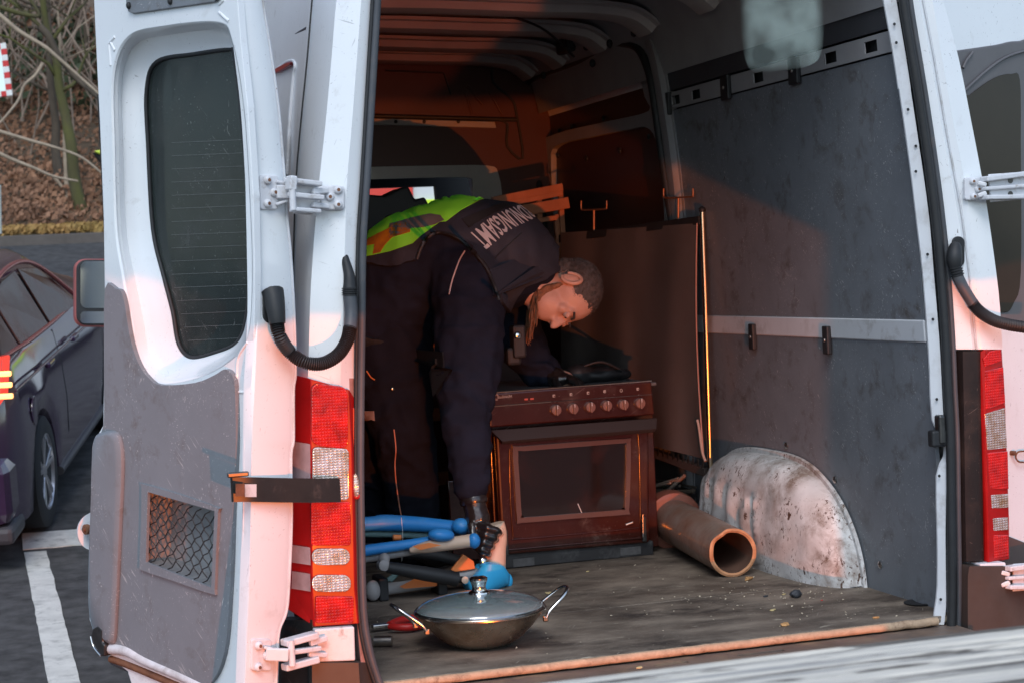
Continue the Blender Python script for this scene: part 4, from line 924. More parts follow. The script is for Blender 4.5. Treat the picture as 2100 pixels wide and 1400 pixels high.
def text(name, s, p, ax, up, size, mat, parent, ext=.0004, sx=1):
    cu = bpy.data.curves.new('txt', 'FONT'); cu.body = s; cu.size = size; cu.extrude = ext; cu.align_x = 'LEFT'; cu.resolution_u = 3
    t = bpy.data.objects.new('txt', cu); COL.objects.link(t); dg = bpy.context.evaluated_depsgraph_get()
    me = bpy.data.meshes.new_from_object(t.evaluated_get(dg)); bpy.data.objects.remove(t)
    n = ax.cross(up)
    for v_ in me.vertices: v_.co = p+ax*v_.co.x*sx+up*v_.co.y+n*v_.co.z
    me.name = name; me.materials.clear(); me.materials.append(mat); o = bpy.data.objects.new(name, me); COL.objects.link(o)
    if parent: par(o, parent)
    return o
axp = (Cp(1050, 811, .031)-Cp(1020, 814, .031)).normalized()
text('maker_lettering', 'Bauknecht', Cp(1020, 816.5, .031), axp, V((0, 0, 1)), .0135, PRN, ck, sx=.9)
tube('maker_swirl', [Cp(1017+7*math.cos(a), 813.5-6*math.sin(a), .031) for a in [math.radians(50+16*i) for i in range(17)]], .0009, PRN, ck, 6)
tube('maker_swirl', [Cp(1019+5*math.cos(a), 813.5-4*math.sin(a), .031) for a in [math.radians(60+16*i) for i in range(15)]], .0008, PRN, ck, 6)
# door handle ledge and oven door
rows = [[Cp(1007, 883, .035), Cp(1345, 856, .035)], [Cp(1007, 882, .055), Cp(1347, 857, .055)], [Cp(1030, 904, .075), Cp(1346, 878, .075)], [Cp(1030, 908, .070), Cp(1343, 884, .070)], [Cp(1036, 908, .045), Cp(1337, 884, .045)]]
sheet('door_handle', rows, V((0, .012, -.004)), M('dark_handle_plastic', (.028, .018, .016), .4, var=.1), ck)
dq = [(1016, 890), (1331, 868), (1333, 1112), (1030, 1138)]
poly('oven_door', [[Cp(x, y, .02) for x, y in dq]], V((0, .045, 0)), BRN, ck, .010)
gq = [(p.x, p.y) for p in cat([(1063, 928), (1075, 924), (1180, 916), (1280, 908), (1284, 912), (1284, 975), (1281, 1040), (1275, 1044), (1180, 1052), (1075, 1060), (1070, 1055), (1066, 990)], 3, True)]
fo = [(p.x, p.y) for p in cat([(1052, 918), (1065, 915), (1180, 906), (1285, 899), (1293, 905), (1293, 975), (1290, 1045), (1284, 1054), (1180, 1062), (1070, 1071), (1061, 1066), (1056, 990)], 3, True)]
poly('window_frame', [[Cp(x, y, .029) for x, y in fo], [Cp(x, y, .029) for x, y in gq]], V((0, .008, 0)), M('brown_window_frame', (.11, .055, .045), .3, coat=.5), ck, .002)
poly('oven_window', [[Cp(x, y, .023) for x, y in gq]], V((0, .003, 0)), OVGL, ck)
tube('door_bead', cat([Cp(x, y, .021) for x, y in ((1045, 920), (1046, 1000), (1052, 1095), (1062, 1104), (1180, 1094), (1302, 1082), (1312, 1072), (1312, 985), (1308, 888), (1295, 884))], 4), .003, BRN, ck, 8)
tube('door_bead', [Cp(1036, 1127, .021), Cp(1322, 1101, .021)], .004, BRN, ck, 8)
tube('handle_clip', [Cp(1284, 1075, .022), Cp(1298, 1070, .03)], .004, STEEL, ck, 8)
for x in (1037, 1320):
    box('hinge_bracket', Cp(x, 1112-(x-1037)*.1, .022), (.014, .02, .085), LATCH, ck, .003); tube('hinge_spring', [Cp(x-2, 1082-(x-1037)*.1, .035), Cp(x-1, 1128-(x-1037)*.1, .035)], .004, CHROME, ck, 8)
poly('plinth', [[Cp(x, y, .005) for x, y in ((1022, 1136), (1340, 1108), (1341, 1137), (1024, 1166))]], V((0, .05, 0)), BLKB, ck, .004)
for x, y in ((1074, 1152), (1293, 1129)): box('worn_label', Cp(x, y, .007), (.075, .002, .027), M('worn_grey_label', (.07, .07, .072), .6, var=.3, vs=40) if x < 1200 else bpy.data.materials['worn_grey_label'], ck, .002)
tube('side_trim', [Cp(1005, 812, .0), Cp(1006, 875, .0)], .004, STEEL, ck, 8)
g = [V((SX0+.003, SY0+.02, z)) for z in (.03, .55)]
tube('side_edge', g, .005, BRN, ck, 8)
tube('white_splinter', [Cp(1185, 1032, .024), Cp(1193, 1050, .024)], .0015, WHT, ck, 6)
# side panel left of the oven (lit brown strip)
poly('side_panel', [[Yp(x, y, SY0+.12) for x, y in ((918, 985), (1004, 980), (1010, 1145), (930, 1150))]], V((0, .02, 0)), BRN, ck, .004)
# black pan on the hob
bg_ = thing('dark_bag', (1.22, SY0+.2, SZ), 'black crumpled bag lying on the right half of the hob', 'bag')
v, f = join([ellgeo((1.20, 1.66, SZ+.028), (.12, .07, .028)), ellgeo((1.13, 1.64, SZ+.035), (.06, .05, .035)), ellgeo((1.27, 1.68, SZ+.022), (.07, .05, .022))])
fuse('bag_body', [(v, f)], RUB, bg_, .008, 3, lambda p, n: .008*noise.noise(p*22))
tube('bag_strap', cat([V((1.13, 1.62, SZ+.06)), V((1.2, 1.60, SZ+.075)), V((1.28, 1.62, SZ+.04))], 6), .005, RUB, bg_, 8)

# ================================================================== WOK, LID
wc = Zp(988, 1322, 0); wk = thing('wok', wc, 'shiny steel wok with two wire handles on the van floor', 'wok')
WKM = M('stained_wok_steel', (.50, .43, .33), .26, metal=1, var=.25, vs=10, col2=(.62, .58, .52), dirt=((.18, .13, .08), .5, 14), bump=(30, .12))
wr = .176
prof = [(.001, .002), (.062, .002), (.082, .006), (.112, .026), (.142, .055), (.162, .078), (.172, .092), (.178, .094), (.178, .097), (.170, .096), (.155, .078), (.11, .035), (.06, .012), (.001, .010)]
lathe('bowl', prof, wc, (0, 0, 1), WKM, wk, 72)
def whandle(ang, tilt):
    d = V((math.cos(ang), math.sin(ang), 0)); s = V((-d.y, d.x, 0)); c0 = wc+d*.168+V((0, 0, .078))
    pr = [c0-s*.052+V((0, 0, -.012)), c0-s*.05+d*.012+V((0, 0, .006)), c0-s*.040+d*.050+V((0, 0, .036)), c0-s*.018+d*.072+V((0, 0, .054)), c0+s*.018+d*.072+V((0, 0, .054)), c0+s*.040+d*.050+V((0, 0, .036)), c0+s*.05+d*.012+V((0, 0, .006)), c0+s*.052+V((0, 0, -.012))]
    h = tube('handle', cat(pr, 7), .0050, CHROME, wk, 10)
    for sg in (-1, 1): box('handle_rivet_plate', c0+s*.05*sg-d*.002+V((0, 0, -.014)), (.014, .012, .016), WKM, h, .003)
whandle(math.radians(-2), 0); whandle(math.radians(183), 0)
ld = thing('glass_lid', wc+V((0, 0, .095)), 'domed glass lid with steel knob covering the wok', 'lid')
LG = M('dusty_lid_glass', (.55, .70, .72), .04, trans=.78, ior=1.5, dirt=((.5, .55, .53), .25, 40), coat=1, spec=.9)
dome = [(.172, .098)]+[(.170*math.cos(a), .100+.040*math.sin(a)) for a in [math.radians(8*i) for i in range(11)]]+[(.012, .1402)]
dome_in = [(r_*.975, z_-.004) for r_, z_ in reversed(dome)]
lathe('lid_glass', dome+dome_in, wc, (0, 0, 1), LG, ld, 72)
lathe('lid_rim', [(.166, .097), (.174, .097), (.175, .101), (.172, .104), (.166, .102)], wc, (0, 0, 1), CHROME, ld, 72)
lathe('lid_knob', [(.029, .140), (.028, .144), (.020, .148), (.018, .158), (.021, .168), (.024, .176), (.024, .181), (.020, .184), (.001, .1845)], wc, (0, 0, 1), CHROME, ld, 40)

# ================================================================== SMALL TOOLS, DEBRIS
pc = Zp(830, 1283, .0); pl = thing('pliers', pc, 'pliers with red grips lying half behind the wok', 'pliers')
for s_ in (-1, 1):
    tube('grip', cat([Zp(798, 1281+s_*2, .02), Zp(820, 1278+s_*7, .018), Zp(850, 1275+s_*9, .016), Zp(880, 1272+s_*5, .014)], 4), [.008+.003*math.sin(i/12*3.1) for i in range(13)], REDP, pl, 10)
box('jaws', Zp(784, 1282, .016), (.06, .022, .012), STEEL, pl, .003)
sk = Zp(782, 1318, .014); so_ = tube('steel_socket', [Zp(768, 1314, .016), Zp(804, 1313, .016)], [.0145, .0145], STEEL, None, 16); tag(so_, 'short steel tube by the left door seal on the floor', 'tube')
WC = M('fresh_wood_chip', (.50, .27, .11), .8, var=.3, vs=40); STN = M('dark_lump', (.03, .033, .04), .6, var=.3, vs=40, bump=(40, .6))
def chip(px, py, s, mat, label, name='wood_chip', g='wood chips on the van floor', flat=.3):
    if flat > .6:
        o = fuse(name, [ellgeo(Zp(px, py, s*.6), (s, s*.8, s*.7))], mat, None, .003, 1, lambda p, n: .004*noise.noise(p*90)); tag(o, label, name.replace('_', ' '), g); return
    flat *= .45; p = Zp(px, py, s*flat); rnd = random.Random(px)
    vs = [p+V((rnd.uniform(.5, 1.15)*s*math.cos(a), rnd.uniform(.35, 1)*s*.8*math.sin(a)+s*.3*math.cos(a), s*flat*h*rnd.uniform(.5, 1.6)+s*flat*.5)) for h in (-1, 1) for a in [k*math.pi/3+.3 for k in range(6)]]
    fs = [tuple(range(5, -1, -1)), tuple(range(6, 12))]+[(k, (k+1) % 6, 6+(k+1) % 6, 6+k) for k in range(6)]
    o = ob(name, vs, fs, mat, bevel=s*.1); tag(o, label, name.replace('_', ' '), g)
chip(1610, 1280, .020, WC, 'largest orange wood chip, lying alone near the floor edge')
chip(1797, 1266, .013, WC, 'narrow orange wood chip closest to the right jamb')
chip(1205, 1171, .009, M('pale_chip', (.5, .4, .2), .8), 'small pale chip just in front of the cooker')
chip(1585, 1250, .012, bpy.data.materials['pale_chip'], 'flat pale chip between the pipe mouth and the big orange chip')
chip(1125, 1215, .014, bpy.data.materials['pale_chip'], 'pale splinter behind the right wok handle')
chip(1608, 1218, .009, bpy.data.materials['pale_chip'], 'tiny pale chip left of the black lump')
chip(1570, 1222, .012, STN, 'flat dark flake left of the black lump', 'flake', None)
chip(1632, 1217, .018, STN, 'black rounded lump on the floor in front of the wheel arch', 'lump', None, .7)
chip(1685, 1230, .006, REDP, 'tiny red bit right of the black lump', 'flake', None)
chip(1535, 1186, .020, WC, 'brown wood wedge under the pipe mouth', 'wedge', None, .5)
chip(1312, 1368, .012, bpy.data.materials['pale_chip'], 'pale crumb lying on the sill below the floor edge')
def crumb():
    return V((random.uniform(0, 1.5), random.uniform(.02, 1.0)**1, .004))
vs = []; fs = []
for i in range(200):
    if i < 120: p = V((random.gauss(1.32, .14), random.gauss(.55, .16), .003))
    else: p = V((random.uniform(.05, 1.5), random.uniform(.03, 1.3), .003))
    s = random.uniform(.0008, .0028); k = len(vs); vs += [p+rnd3(s), p+V((s*2, 0, 0))+rnd3(s*.6), p+V((0, s*1.4, 0))+rnd3(s*.5), p+V((s, s, s))]; fs += [(k, k+1, k+2), (k, k+1, k+3), (k+1, k+2, k+3), (k, k+2, k+3)]
tag(ob('sawdust', vs, fs, M('pale_crumbs', (.42, .36, .27), .9)), 'pale crumbs and sawdust strewn over the boards', 'crumbs', kind='stuff')
ringo = lathe('floor_ring', [(.036, .0005), (.040, .003), (.030, .004), (.012, .002)], Zp(1748, 1200, 0), (0, 0, 1), RUBG, van, 24)
ringo = lathe('floor_ring', [(.045, .0005), (.05, .004), (.040, .006), (.022, .002)], Zp(1890, 1236, 0), (0, 0, 1), RUB, van, 24)

# ================================================================== CLAY PIPE
CLAY = M('weathered_clay_pipe', (.20, .085, .05), .5, col2=(.26, .20, .17), vs=9, dirt=((.09, .05, .035), .5, 12), bump=(40, .4), coat=.15)
RAW = M('raw_clay_edge', (.45, .22, .11), .8, var=.2, vs=30)
pr_ = .0765
f0 = Zp(1505, 1182, 0)+V((0, 0, pr_)); b0 = Zp(1384, 1120, .0)+V((0, .0, pr_+.014))
ax_ = (b0-f0).normalized(); L_ = (b0-f0).length
pi_ = thing('clay_pipe', f0-V((0, 0, pr_)), 'broken red clay drain pipe pointing its open mouth at the viewer', 'pipe')
a_ = ax_.orthogonal().normalized(); b_ = ax_.cross(a_); rows = []
for i, z in enumerate((0, .004, .03, .12, .24, L_*.6, L_)):
    rows.append([f0+ax_*(z+(.012*noise.noise(V((math.cos(t)*2, math.sin(t)*2, 0))) if i < 2 else 0))+(a_*math.cos(t)+b_*math.sin(t))*(pr_*(1+.015*noise.noise(V((t*2, z*9, 0))))) for t in [2*math.pi*k/48 for k in range(49)]])
inner = []
for i, z in enumerate((0, .004, .05, .2, L_)):
    inner.append([f0+ax_*(z+(.012*noise.noise(V((math.cos(t)*2, math.sin(t)*2, 0))) if i < 2 else 0))+(a_*math.cos(t)+b_*math.sin(t))*(pr_-.0125) for t in [2*math.pi*k/48 for k in range(49)]])
sheet('barrel', rows, None, CLAY, pi_); sheet('bore', inner, None, M('dark_bore_clay', (.12, .065, .045), .7, var=.3, vs=8), pi_)
sheet('broken_rim', [rows[0], [p.lerp(q, .5)-ax_*.003 for p, q in zip(rows[0], inner[0])], inner[0]], None, RAW, pi_)
lathe('socket_collar', [(.080, .0), (.100, .004), (.104, .02), (.104, .075), (.096, .085), (.080, .09)], f0+ax_*(L_-.02), ax_, M('red_clay_collar', (.26, .09, .06), .45, var=.2, vs=10, coat=.2, dirt=((.1, .05, .04), .4, 12)), pi_, 48)

# ================================================================== FOLDING BED AGAINST THE WALL
fb0 = V((1.517, 1.42, 0)); ZB, ZT = .245, 1.165
pd = on(1440, 432, V((1.517, 1.42, 0)), V((1, .18, 0)).normalized())
BN = V((1, .19, 0)).normalized(); B0 = Yp(1449, 700, 1.44)
def Bp(x, y, o=0): return on(x, y, B0-BN*o, BN)
bed = thing('folding_bed', Bp(1457, 972), 'folded camp bed of grey cloth in a metal frame leaning on the grey wall', 'folding bed')
BRASS = M('yellowed_chrome_tube', (.62, .50, .36), .22, metal=1, var=.1)
tube('frame_post', [Bp(1440, 432), Bp(1446, 600), Bp(1457, 968)], .0095, BRASS, bed, 14)
ell('post_cap', Bp(1440, 431), (.012, .012, .012), RUB, bed)
clq = [(1150, 478), (1300, 468), (1430, 458), (1431, 560), (1427, 700), (1428, 800), (1438, 880), (1447, 942), (1400, 930), (1335, 912), (1200, 880), (1150, 870)]
CLOTH = M('grey_bed_cloth', (.09, .075, .07), .75, var=.15, vs=4, bump=(300, .3))
xs_ = 34; ys_ = 30; rows = []
for j in range(ys_+1):
    v_ = j/ys_; row = []
    for i in range(xs_+1):
        u = i/xs_; x = 1150+(1430-1150)*u+(v_**2)*14*u-(math.sin(v_*3.14)*4*u); y = (478-20*u)*(1-v_)+(868+72*u)*v_
        row.append(Bp(x, y, .012+.010*math.sin(u*17+v_*1.5)*(.4+.6*v_)+.008*noise.noise(V((u*6, v_*2, 0)))))
    rows.append(row)
sheet('cloth', rows, V((.003, 0, 0)), CLOTH, bed)
tube('cloth_hem', [r[-1]-V((.002, .002, 0)) for r in rows], .0025, M('hem_cord', (.45, .25, .2), .5), bed, 8)
beam('top_bar', Bp(1150, 490, -.0), Bp(1438, 452, -.0), .02, .03, RUB, bed); beam('bottom_bar', Bp(1335, 925, -.01), Bp(1450, 968, -.01), .025, .03, M('dark_bed_bar', (.06, .045, .04), .4), bed)
for i in range(10): t = i/9; tube('spring', [Bp(1350+92*t, 918+26*t, .01), Bp(1350+92*t, 934+26*t, .0)], .003, STEEL, bed, 6)
tube('strap', cat([Bp(x, y, .014) for x, y in ((1430, 860), (1434, 880), (1440, 925), (1447, 945))], 4), .005, M('pale_strap', (.4, .3, .25), .6), bed, 8)
WIR = M('rusty_wire', (.35, .17, .10), .4, metal=.6)
for q in (((1361, 387), (1361, 400), (1366, 406), (1416, 404), (1421, 400), (1421, 387)), ((1192, 412), (1192, 427), (1197, 431), (1239, 429), (1244, 425), (1244, 412))):
    tube('wire_bracket', cat([Bp(x, y, .0) for x, y in q], 4), .0035, WIR, bed, 8)
    cx = (q[0][0]+q[-1][0])/2; tube('bracket_stem', [Bp(cx, q[2][1]), Bp(cx, q[2][1]+60)], .005, WIR, bed, 8)
# dark clutter behind the pipe
cl = thing('bundle_of_twigs', V((1.47, 1.86, 0)), 'dark bundle of sticks stuffed between the pipe and the folding bed', 'twig bundle')
for i in range(26):
    a = V((random.uniform(1.37, 1.55), random.uniform(1.95, 2.1), random.uniform(.02, .2))); b = V((random.uniform(1.42, 1.55), random.uniform(1.60, 1.75), random.uniform(.05, .235)))
    tube('stick', [a, a.lerp(b, .5)+rnd3(.012), b], random.uniform(.004, .008), (BARK, GREENL, TWIGM)[i % 3], cl, 6)

# ================================================================== SLATTED FRAME BEHIND THE PERSON
REDW = M('reddish_wood_slat', (.40, .15, .07), .5, var=.2, vs=10)
sf = thing('slatted_frame', Yp(1100, 440, 2.6), 'reddish wooden slats leaning behind the bending person', 'slatted frame')
def Fp(x, y, o=0): return Yp(x, y, 2.6-o)
for a, b, w in (((1010, 412), (1152, 384), .03), ((1015, 424), (1150, 397), .02), ((1030, 440), (1165, 416), .045), ((1020, 465), (1140, 447), .02)):
    beam('slat', Fp(*a), Fp(*b), .03, w, REDW, sf)
for a, b in (((1148, 380), (1158, 560)), ((1105, 396), (1108, 520)), ((1140, 440), (1152, 600))): beam('upright', Fp(*a, -.02), Fp(*b, -.02), .02, .02, REDW, sf, up=V((0, 1, 0)))
cr = thing('crate_stack', V((.95, 2.6, 0)), 'dark crate carrying the slats behind the cooker', 'crate')
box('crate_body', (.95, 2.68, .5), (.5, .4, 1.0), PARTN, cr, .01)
for z in (.2, .45, .7, .95): box('crate_band', (.95, 2.47, z), (.5, .02, .05), REDW, cr, .004)

# ================================================================== BLUE FOLDING FRAME
BLU = M('blue_painted_tube', (.03, .24, .62), .4, var=.08, vs=10); GRYT = M('grey_tube', (.30, .29, .29), .45, var=.1); TEAL = M('grey_green_tube', (.16, .27, .27), .5)
ORG = M('orange_decal', (.75, .22, .06), .5); BEI = M('beige_plastic', (.62, .45, .34), .45, var=.08)
BLK = RUB; FY = 1.12
ff = thing('folding_stand', Zp(900, 1220, 0), 'folded frame of blue and beige tubes gripped by the gloved hand', 'folding stand')
def fp(x, y, Y=FY): return Yp(x, y, Y)
def bar(name, pts, w, mat, Y=FY, seg=14, n=4):
    q = cat([fp(x, y, Y) for x, y in pts], n); sc = (q[0]-CAM).dot(FW)/FPX
    ww = w if isinstance(w, (list, tuple)) else [w]*len(pts); m = len(q); rr_ = []
    for i in range(m): t = i/(m-1)*(len(ww)-1); k = min(int(t), len(ww)-2); rr_.append((ww[k]+(ww[k+1]-ww[k])*(t-k))*sc/2*1.18)
    return tube(name, q, rr_, mat, ff, seg)
bar('upper_rail', [(690, 1076), (762, 1073), (790, 1071), (860, 1074), (930, 1080), (955, 1080)], [24, 26, 30, 27, 24, 26], BLU, 1.20)
bar('upper_rail_bar', [(690, 1093), (800, 1094), (950, 1102)], 12, TEAL, 1.22)
ell('tube_cap', fp(945, 1078, 1.17), (.03, .03, .026), BLU, ff)
bar('middle_rail', [(690, 1138), (762, 1126), (840, 1115), (905, 1104)], [20, 20, 18, 16], BLU, 1.08)
ell('slider', fp(905, 1096, 1.05), (.042, .03, .021), BLU, ff, [V((1, 0, -.12)).normalized(), V((0, 1, 0)), V((.12, 0, 1)).normalized()])
bar('middle_bar', [(690, 1152), (762, 1143), (830, 1132), (880, 1122)], 14, GRYT, 1.10)
bar('middle_bar', [(840, 1128), (880, 1120), (970, 1107)], [8, 22, 24], BEI, 1.06)
ell('tube_cap', fp(972, 1108, 1.05), (.020, .02, .024), BLU, ff)
bar('strut', [(690, 1120), (870, 1135), (940, 1150), (985, 1165)], 22, BLK, 1.22)
bar('strut', [(795, 1162), (870, 1175), (938, 1187)], [20, 26, 26], BLK, 1.02)
bar('strut_rod', [(935, 1187), (955, 1188)], 12, BLK, 1.02)
lathe('strut_bolt', [(.011, 0), (.011, .006), (.005, .009)], fp(953, 1188, .995), (0, -1, 0), BEI, ff, 14)
lathe('pivot', [(.017, -.03), (.017, .01), (.009, .013)], fp(787, 1158, 1.02), (0, -1, .1), GRYT, ff, 18)
ell('pivot_block', fp(788, 1146, 1.03), (.017, .02, .02), GRYT, ff)
bar('lower_bar', [(690, 1222), (770, 1210), (840, 1200), (900, 1190), (985, 1172)], [22, 22, 20, 20, 20], GRYT, 1.12)
ell('tube_cap', fp(765, 1210, 1.08), (.024, .02, .032), GRYT, ff)
poly('orange_decal', [[fp(x, y, 1.085) for x, y in ((820, 1202), (850, 1186), (925, 1195), (925, 1198), (880, 1202), (830, 1206))]], V((0, .004, 0)), ORG, ff)
poly('orange_decal', [[fp(x, y, 1.025) for x, y in ((846, 1119), (880, 1112), (905, 1117), (862, 1127))]], V((0, .004, 0)), ORG, ff)
poly('gusset', [[fp(x, y, 1.10) for x, y in ((925, 1168), (950, 1135), (972, 1150), (975, 1166), (935, 1172))]], V((0, .012, 0)), ORG, ff, .003)
bar('crossbar', [(800, 1190), (815, 1175), (785, 1195)], 8, TEAL, 1.15)
bar('orange_catch', [(806, 1101), (822, 1101)], 10, ORG, 1.16)
# upright beige leg with blue foot
bar('leg', [(1018, 1072), (1022, 1095), (1016, 1125), (1010, 1160), (1007, 1178)], [28, 30, 38, 48, 54], BEI, 1.15)
ell('leg_knob', fp(1024, 1090, 1.13), (.016, .016, .018), BEI, ff)
rows = []
for x0, x1, y in ((985, 1035, 1162), (972, 1046, 1178), (955, 1044, 1198), (962, 1016, 1212)):
    rows.append([fp(x0+(x1-x0)*(.5-.5*math.cos(t)), y-6*math.sin(t), 1.10-.05*math.sin(t)) for t in [math.pi*k/10*1. for k in range(11)]])
sheet('foot', rows, V((0, .05, 0)), M('bright_blue_plastic', (.04, .42, .78), .4), ff)
ell('foot_lug', fp(1040, 1190, 1.13), (.018, .02, .026), bpy.data.materials['bright_blue_plastic'], ff)
lathe('leg_bolt', [(.014, 0), (.014, .005), (.009, .009), (.002, .01)], fp(991, 1150, 1.10), (0, -1, .1), CHROME, ff, 18)
tube('thin_cord', cat([fp(x, y, 1.15) for x, y in ((823, 1060), (826, 1100), (824, 1150))], 4), .0008, WHT, ff, 5)
for x in (780, 900): box('frame_stand', V((fp(x, 1200).x, 1.12, .035)), (.03, .10, .07), BLK, ff, .005)

# ================================================================== FOREGROUND BEAM (barrier rail), LIGHT-CUTTING BOARD AND ASSUMED RED LAMP
bar_ = thing('wooden_barrier', (0, -2.4, -.68), 'weathered grey wooden beam close to the viewer along the bottom edge', 'wooden beam')
WB = M('weathered_grey_wood', (.76, .70, .60), .85, col2=(.25, .245, .24), vs=5, stretch=(.45, 9, 9), bump=(60, .8, (.05, 3, 3)), flakes=((.12, .11, .10), 22, .54, (.07, 1.7, 1.7)), spec=.1)
def beamrow(y, z): return [V((x, y, z)) for x in [-1.6+i*.2 for i in range(24)]]
rows = []
N_ = 60
for i in range(N_+1):
    y = -2.29-.42*i/N_; rows.append([V((x, y+.0, .5-.0045*abs(math.sin(i*1.3+.2*math.sin(x*2)))-.002*noise.noise(V((x*1.5, y*60, 0))))) for x in [-1.6+i2*.12 for i2 in range(40)]])
sheet('top_plank', rows, V((0, 0, -.03)), WB, bar_, False)
board_z = LAMP.z+(-2.35-LAMP.y)*.262
for k, z in enumerate((.405, .30)): pass
zt = .462
box('light_cutoff_board', (.7, -2.36, (zt+board_z)/2), (4.6, .03, zt-board_z), WB, bar_, .003)  # unseen board, added to cut the upper edge of the red beam
for x in (-1.45, .75, 2.8): box('barrier_post', (x, -2.42, -.12), (.09, .07, 1.14), WB, bar_, .004)
lh = thing('assumed_red_lamp', LAMP-V((0, -.0, .0)), 'assumed red lamp, out of view low behind the viewer', 'lamp')  # unseen lamp, assumed from the red light falling on the van
box('lamp_housing', LAMP+V((0, -.06, 0)), (.16, .05, .11), BLKP, lh, .008); box('lamp_lens', LAMP+V((0, -.03, 0)), (.14, .006, .09), M('lit_red_lens', (.6, .02, .01), .2, emit=((1, .1, .02), 3)), lh, .002)
tube('lamp_bracket', [LAMP+V((0, -.07, -.05)), V((LAMP.x, LAMP.y-.07, -.68))], .02, BLKP, lh)  # housing, glowing lens and bracket are made up for the assumed lamp

# ================================================================== PERSON bending over the cooker
pe = thing('person', Zp(860, 1150, 0), 'person in dark uniform with green striped vest bending down beside the cooker', 'person')
UNI = M('black_blue_uniform_cloth', (.013, .016, .028), .9, var=.2, vs=12, bump=(420, .35), spec=.12)
TRO = M('dark_uniform_trousers', (.012, .013, .02), .9, var=.2, vs=12, bump=(420, .35), spec=.12)
VEST = M('dark_grey_vest_cloth', (.026, .030, .044), .7, var=.12, vs=10, bump=(380, .3), spec=.4)
SKIN = M('skin', (.55, .32, .24), .5, var=.06, vs=20, bump=(120, .1)); SKIN.node_tree.nodes['Principled BSDF'].inputs['Subsurface Weight'].default_value = .08
HAIR = M('greying_dark_hair', (.035, .03, .028), .6, col2=(.12, .11, .105), vs=60, bump=(260, .8)); BEARD = M('reddish_brown_beard', (.22, .10, .05), .7, var=.4, vs=80, bump=(260, .8))
GLV = M('black_leather_glove', (.016, .013, .013), .3, var=.2, vs=15, coat=.5, bump=(70, .3))
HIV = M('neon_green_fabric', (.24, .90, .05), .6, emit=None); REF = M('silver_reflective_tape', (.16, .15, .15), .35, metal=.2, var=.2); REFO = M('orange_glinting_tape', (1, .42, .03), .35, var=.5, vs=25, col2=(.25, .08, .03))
def B(x, y, Y): return Yp(x, y, Y)
def fold(dirv, fr, amp, mask=None):
    def f(p, n):
        s = p.dot(dirv)*fr+3*noise.noise(p*5.)+1.2*noise.noise(p*13.)
        w = .5+.5*noise.noise(p*4+V((3, 1, 7)))
        return amp*w*(1-abs(math.sin(s)))**1.5*1.6+amp*.4*noise.noise(p*30)
    return f
# one continuous body (skin), clothing fits over it
hipc = B(780, 690, 1.66)
torso = [(B(775, 660, 1.66), .135), (B(860, 560, 1.60), .15), (B(950, 535, 1.56), .16), (B(1030, 530, 1.55), .15), (B(1065, 560, 1.53), .085), (B(1095, 590, 1.51), .068)]
HC = B(1157, 600, 1.49); HK = 1.12
HU = (RT*.97-UP*.16+FW*.12).normalized()           # crown direction
HF = (-UP*.86-RT*.30-FW*.42); HF = (HF-HU*HF.dot(HU)).normalized()   # face direction: down and towards the chest
HS = HU.cross(HF).normalized()
if HS.dot(FW) > 0: HS = -HS                         # side of the head seen by the viewer
def H(u, f_, s): return HC+HU*(u*HK)+HF*(f_*HK)+HS*(s*HK)
g = chain([a for a, b in torso], [b for a, b in torso])
armN = [(B(960, 555, 1.42), .075), (B(962, 690, 1.33), .06), (B(966, 810, 1.26), .05), (B(968, 920, 1.20), .042), (B(972, 1012, 1.17), .033), (B(978, 1050, 1.165), .036)]
armF = [(B(1045, 590, 1.72), .07), (B(1065, 690, 1.72), .055), (B(1100, 752, 1.66), .045), (B(1140, 772, 1.60), .032), (B(1160, 778, 1.58), .03)]
legN = [(B(800, 700, 1.62), .12), (B(832, 880, 1.56), .075), (B(850, 1040, 1.66), .055), (B(856, 1120, 1.70), .05)]
legF = [(B(775, 700, 1.74), .12), (B(800, 880, 1.76), .075), (B(790, 1040, 1.86), .055), (B(785, 1110, 1.88), .05)]
for c in (armN, armF, legN, legF): g += chain([a for a, b in c], [b for a, b in c])
# neck + head
g += chain([B(1080, 585, 1.52), B(1110, 600, 1.50), HC-HU*.03-HF*.0], [.066, .060, .064])
g += [ellgeo(HC+HU*.028-HF*.013, (.095, .110, .085), (HU, HF, HS), 18, 12), ellgeo(H(-.045, .045, 0), (.067, .062, .063), (HU, HF, HS), 16, 10), ellgeo(H(-.085, .062, 0), (.026, .03, .032), (HU, HF, HS), 12, 8)]
g += chain([H(.012, .088, 0), H(-.018, .112, 0), H(-.024, .116, 0)], [.011, .014, .012]) + [ellgeo(H(-.026, .102, s), (.009, .011, .011), (HU, HF, HS), 10, 6) for s in (-.013, .013)]
g += [ellgeo(H(.024, .080, s), (.010, .014, .024), (HU, HF, HS), 10, 6) for s in (-.032, .032)] + [ellgeo(H(-.006, .072, s), (.022, .018, .022), (HU, HF, HS), 10, 6) for s in (-.036, .036)]
g += [ellgeo(H(-.050, .094, 0), (.006, .009, .024), (HU, HF, HS), 10, 6), ellgeo(H(-.063, .093, 0), (.006, .009, .020), (HU, HF, HS), 10, 6)]
body = fuse('body', g, SKIN, pe, .0065, 3)
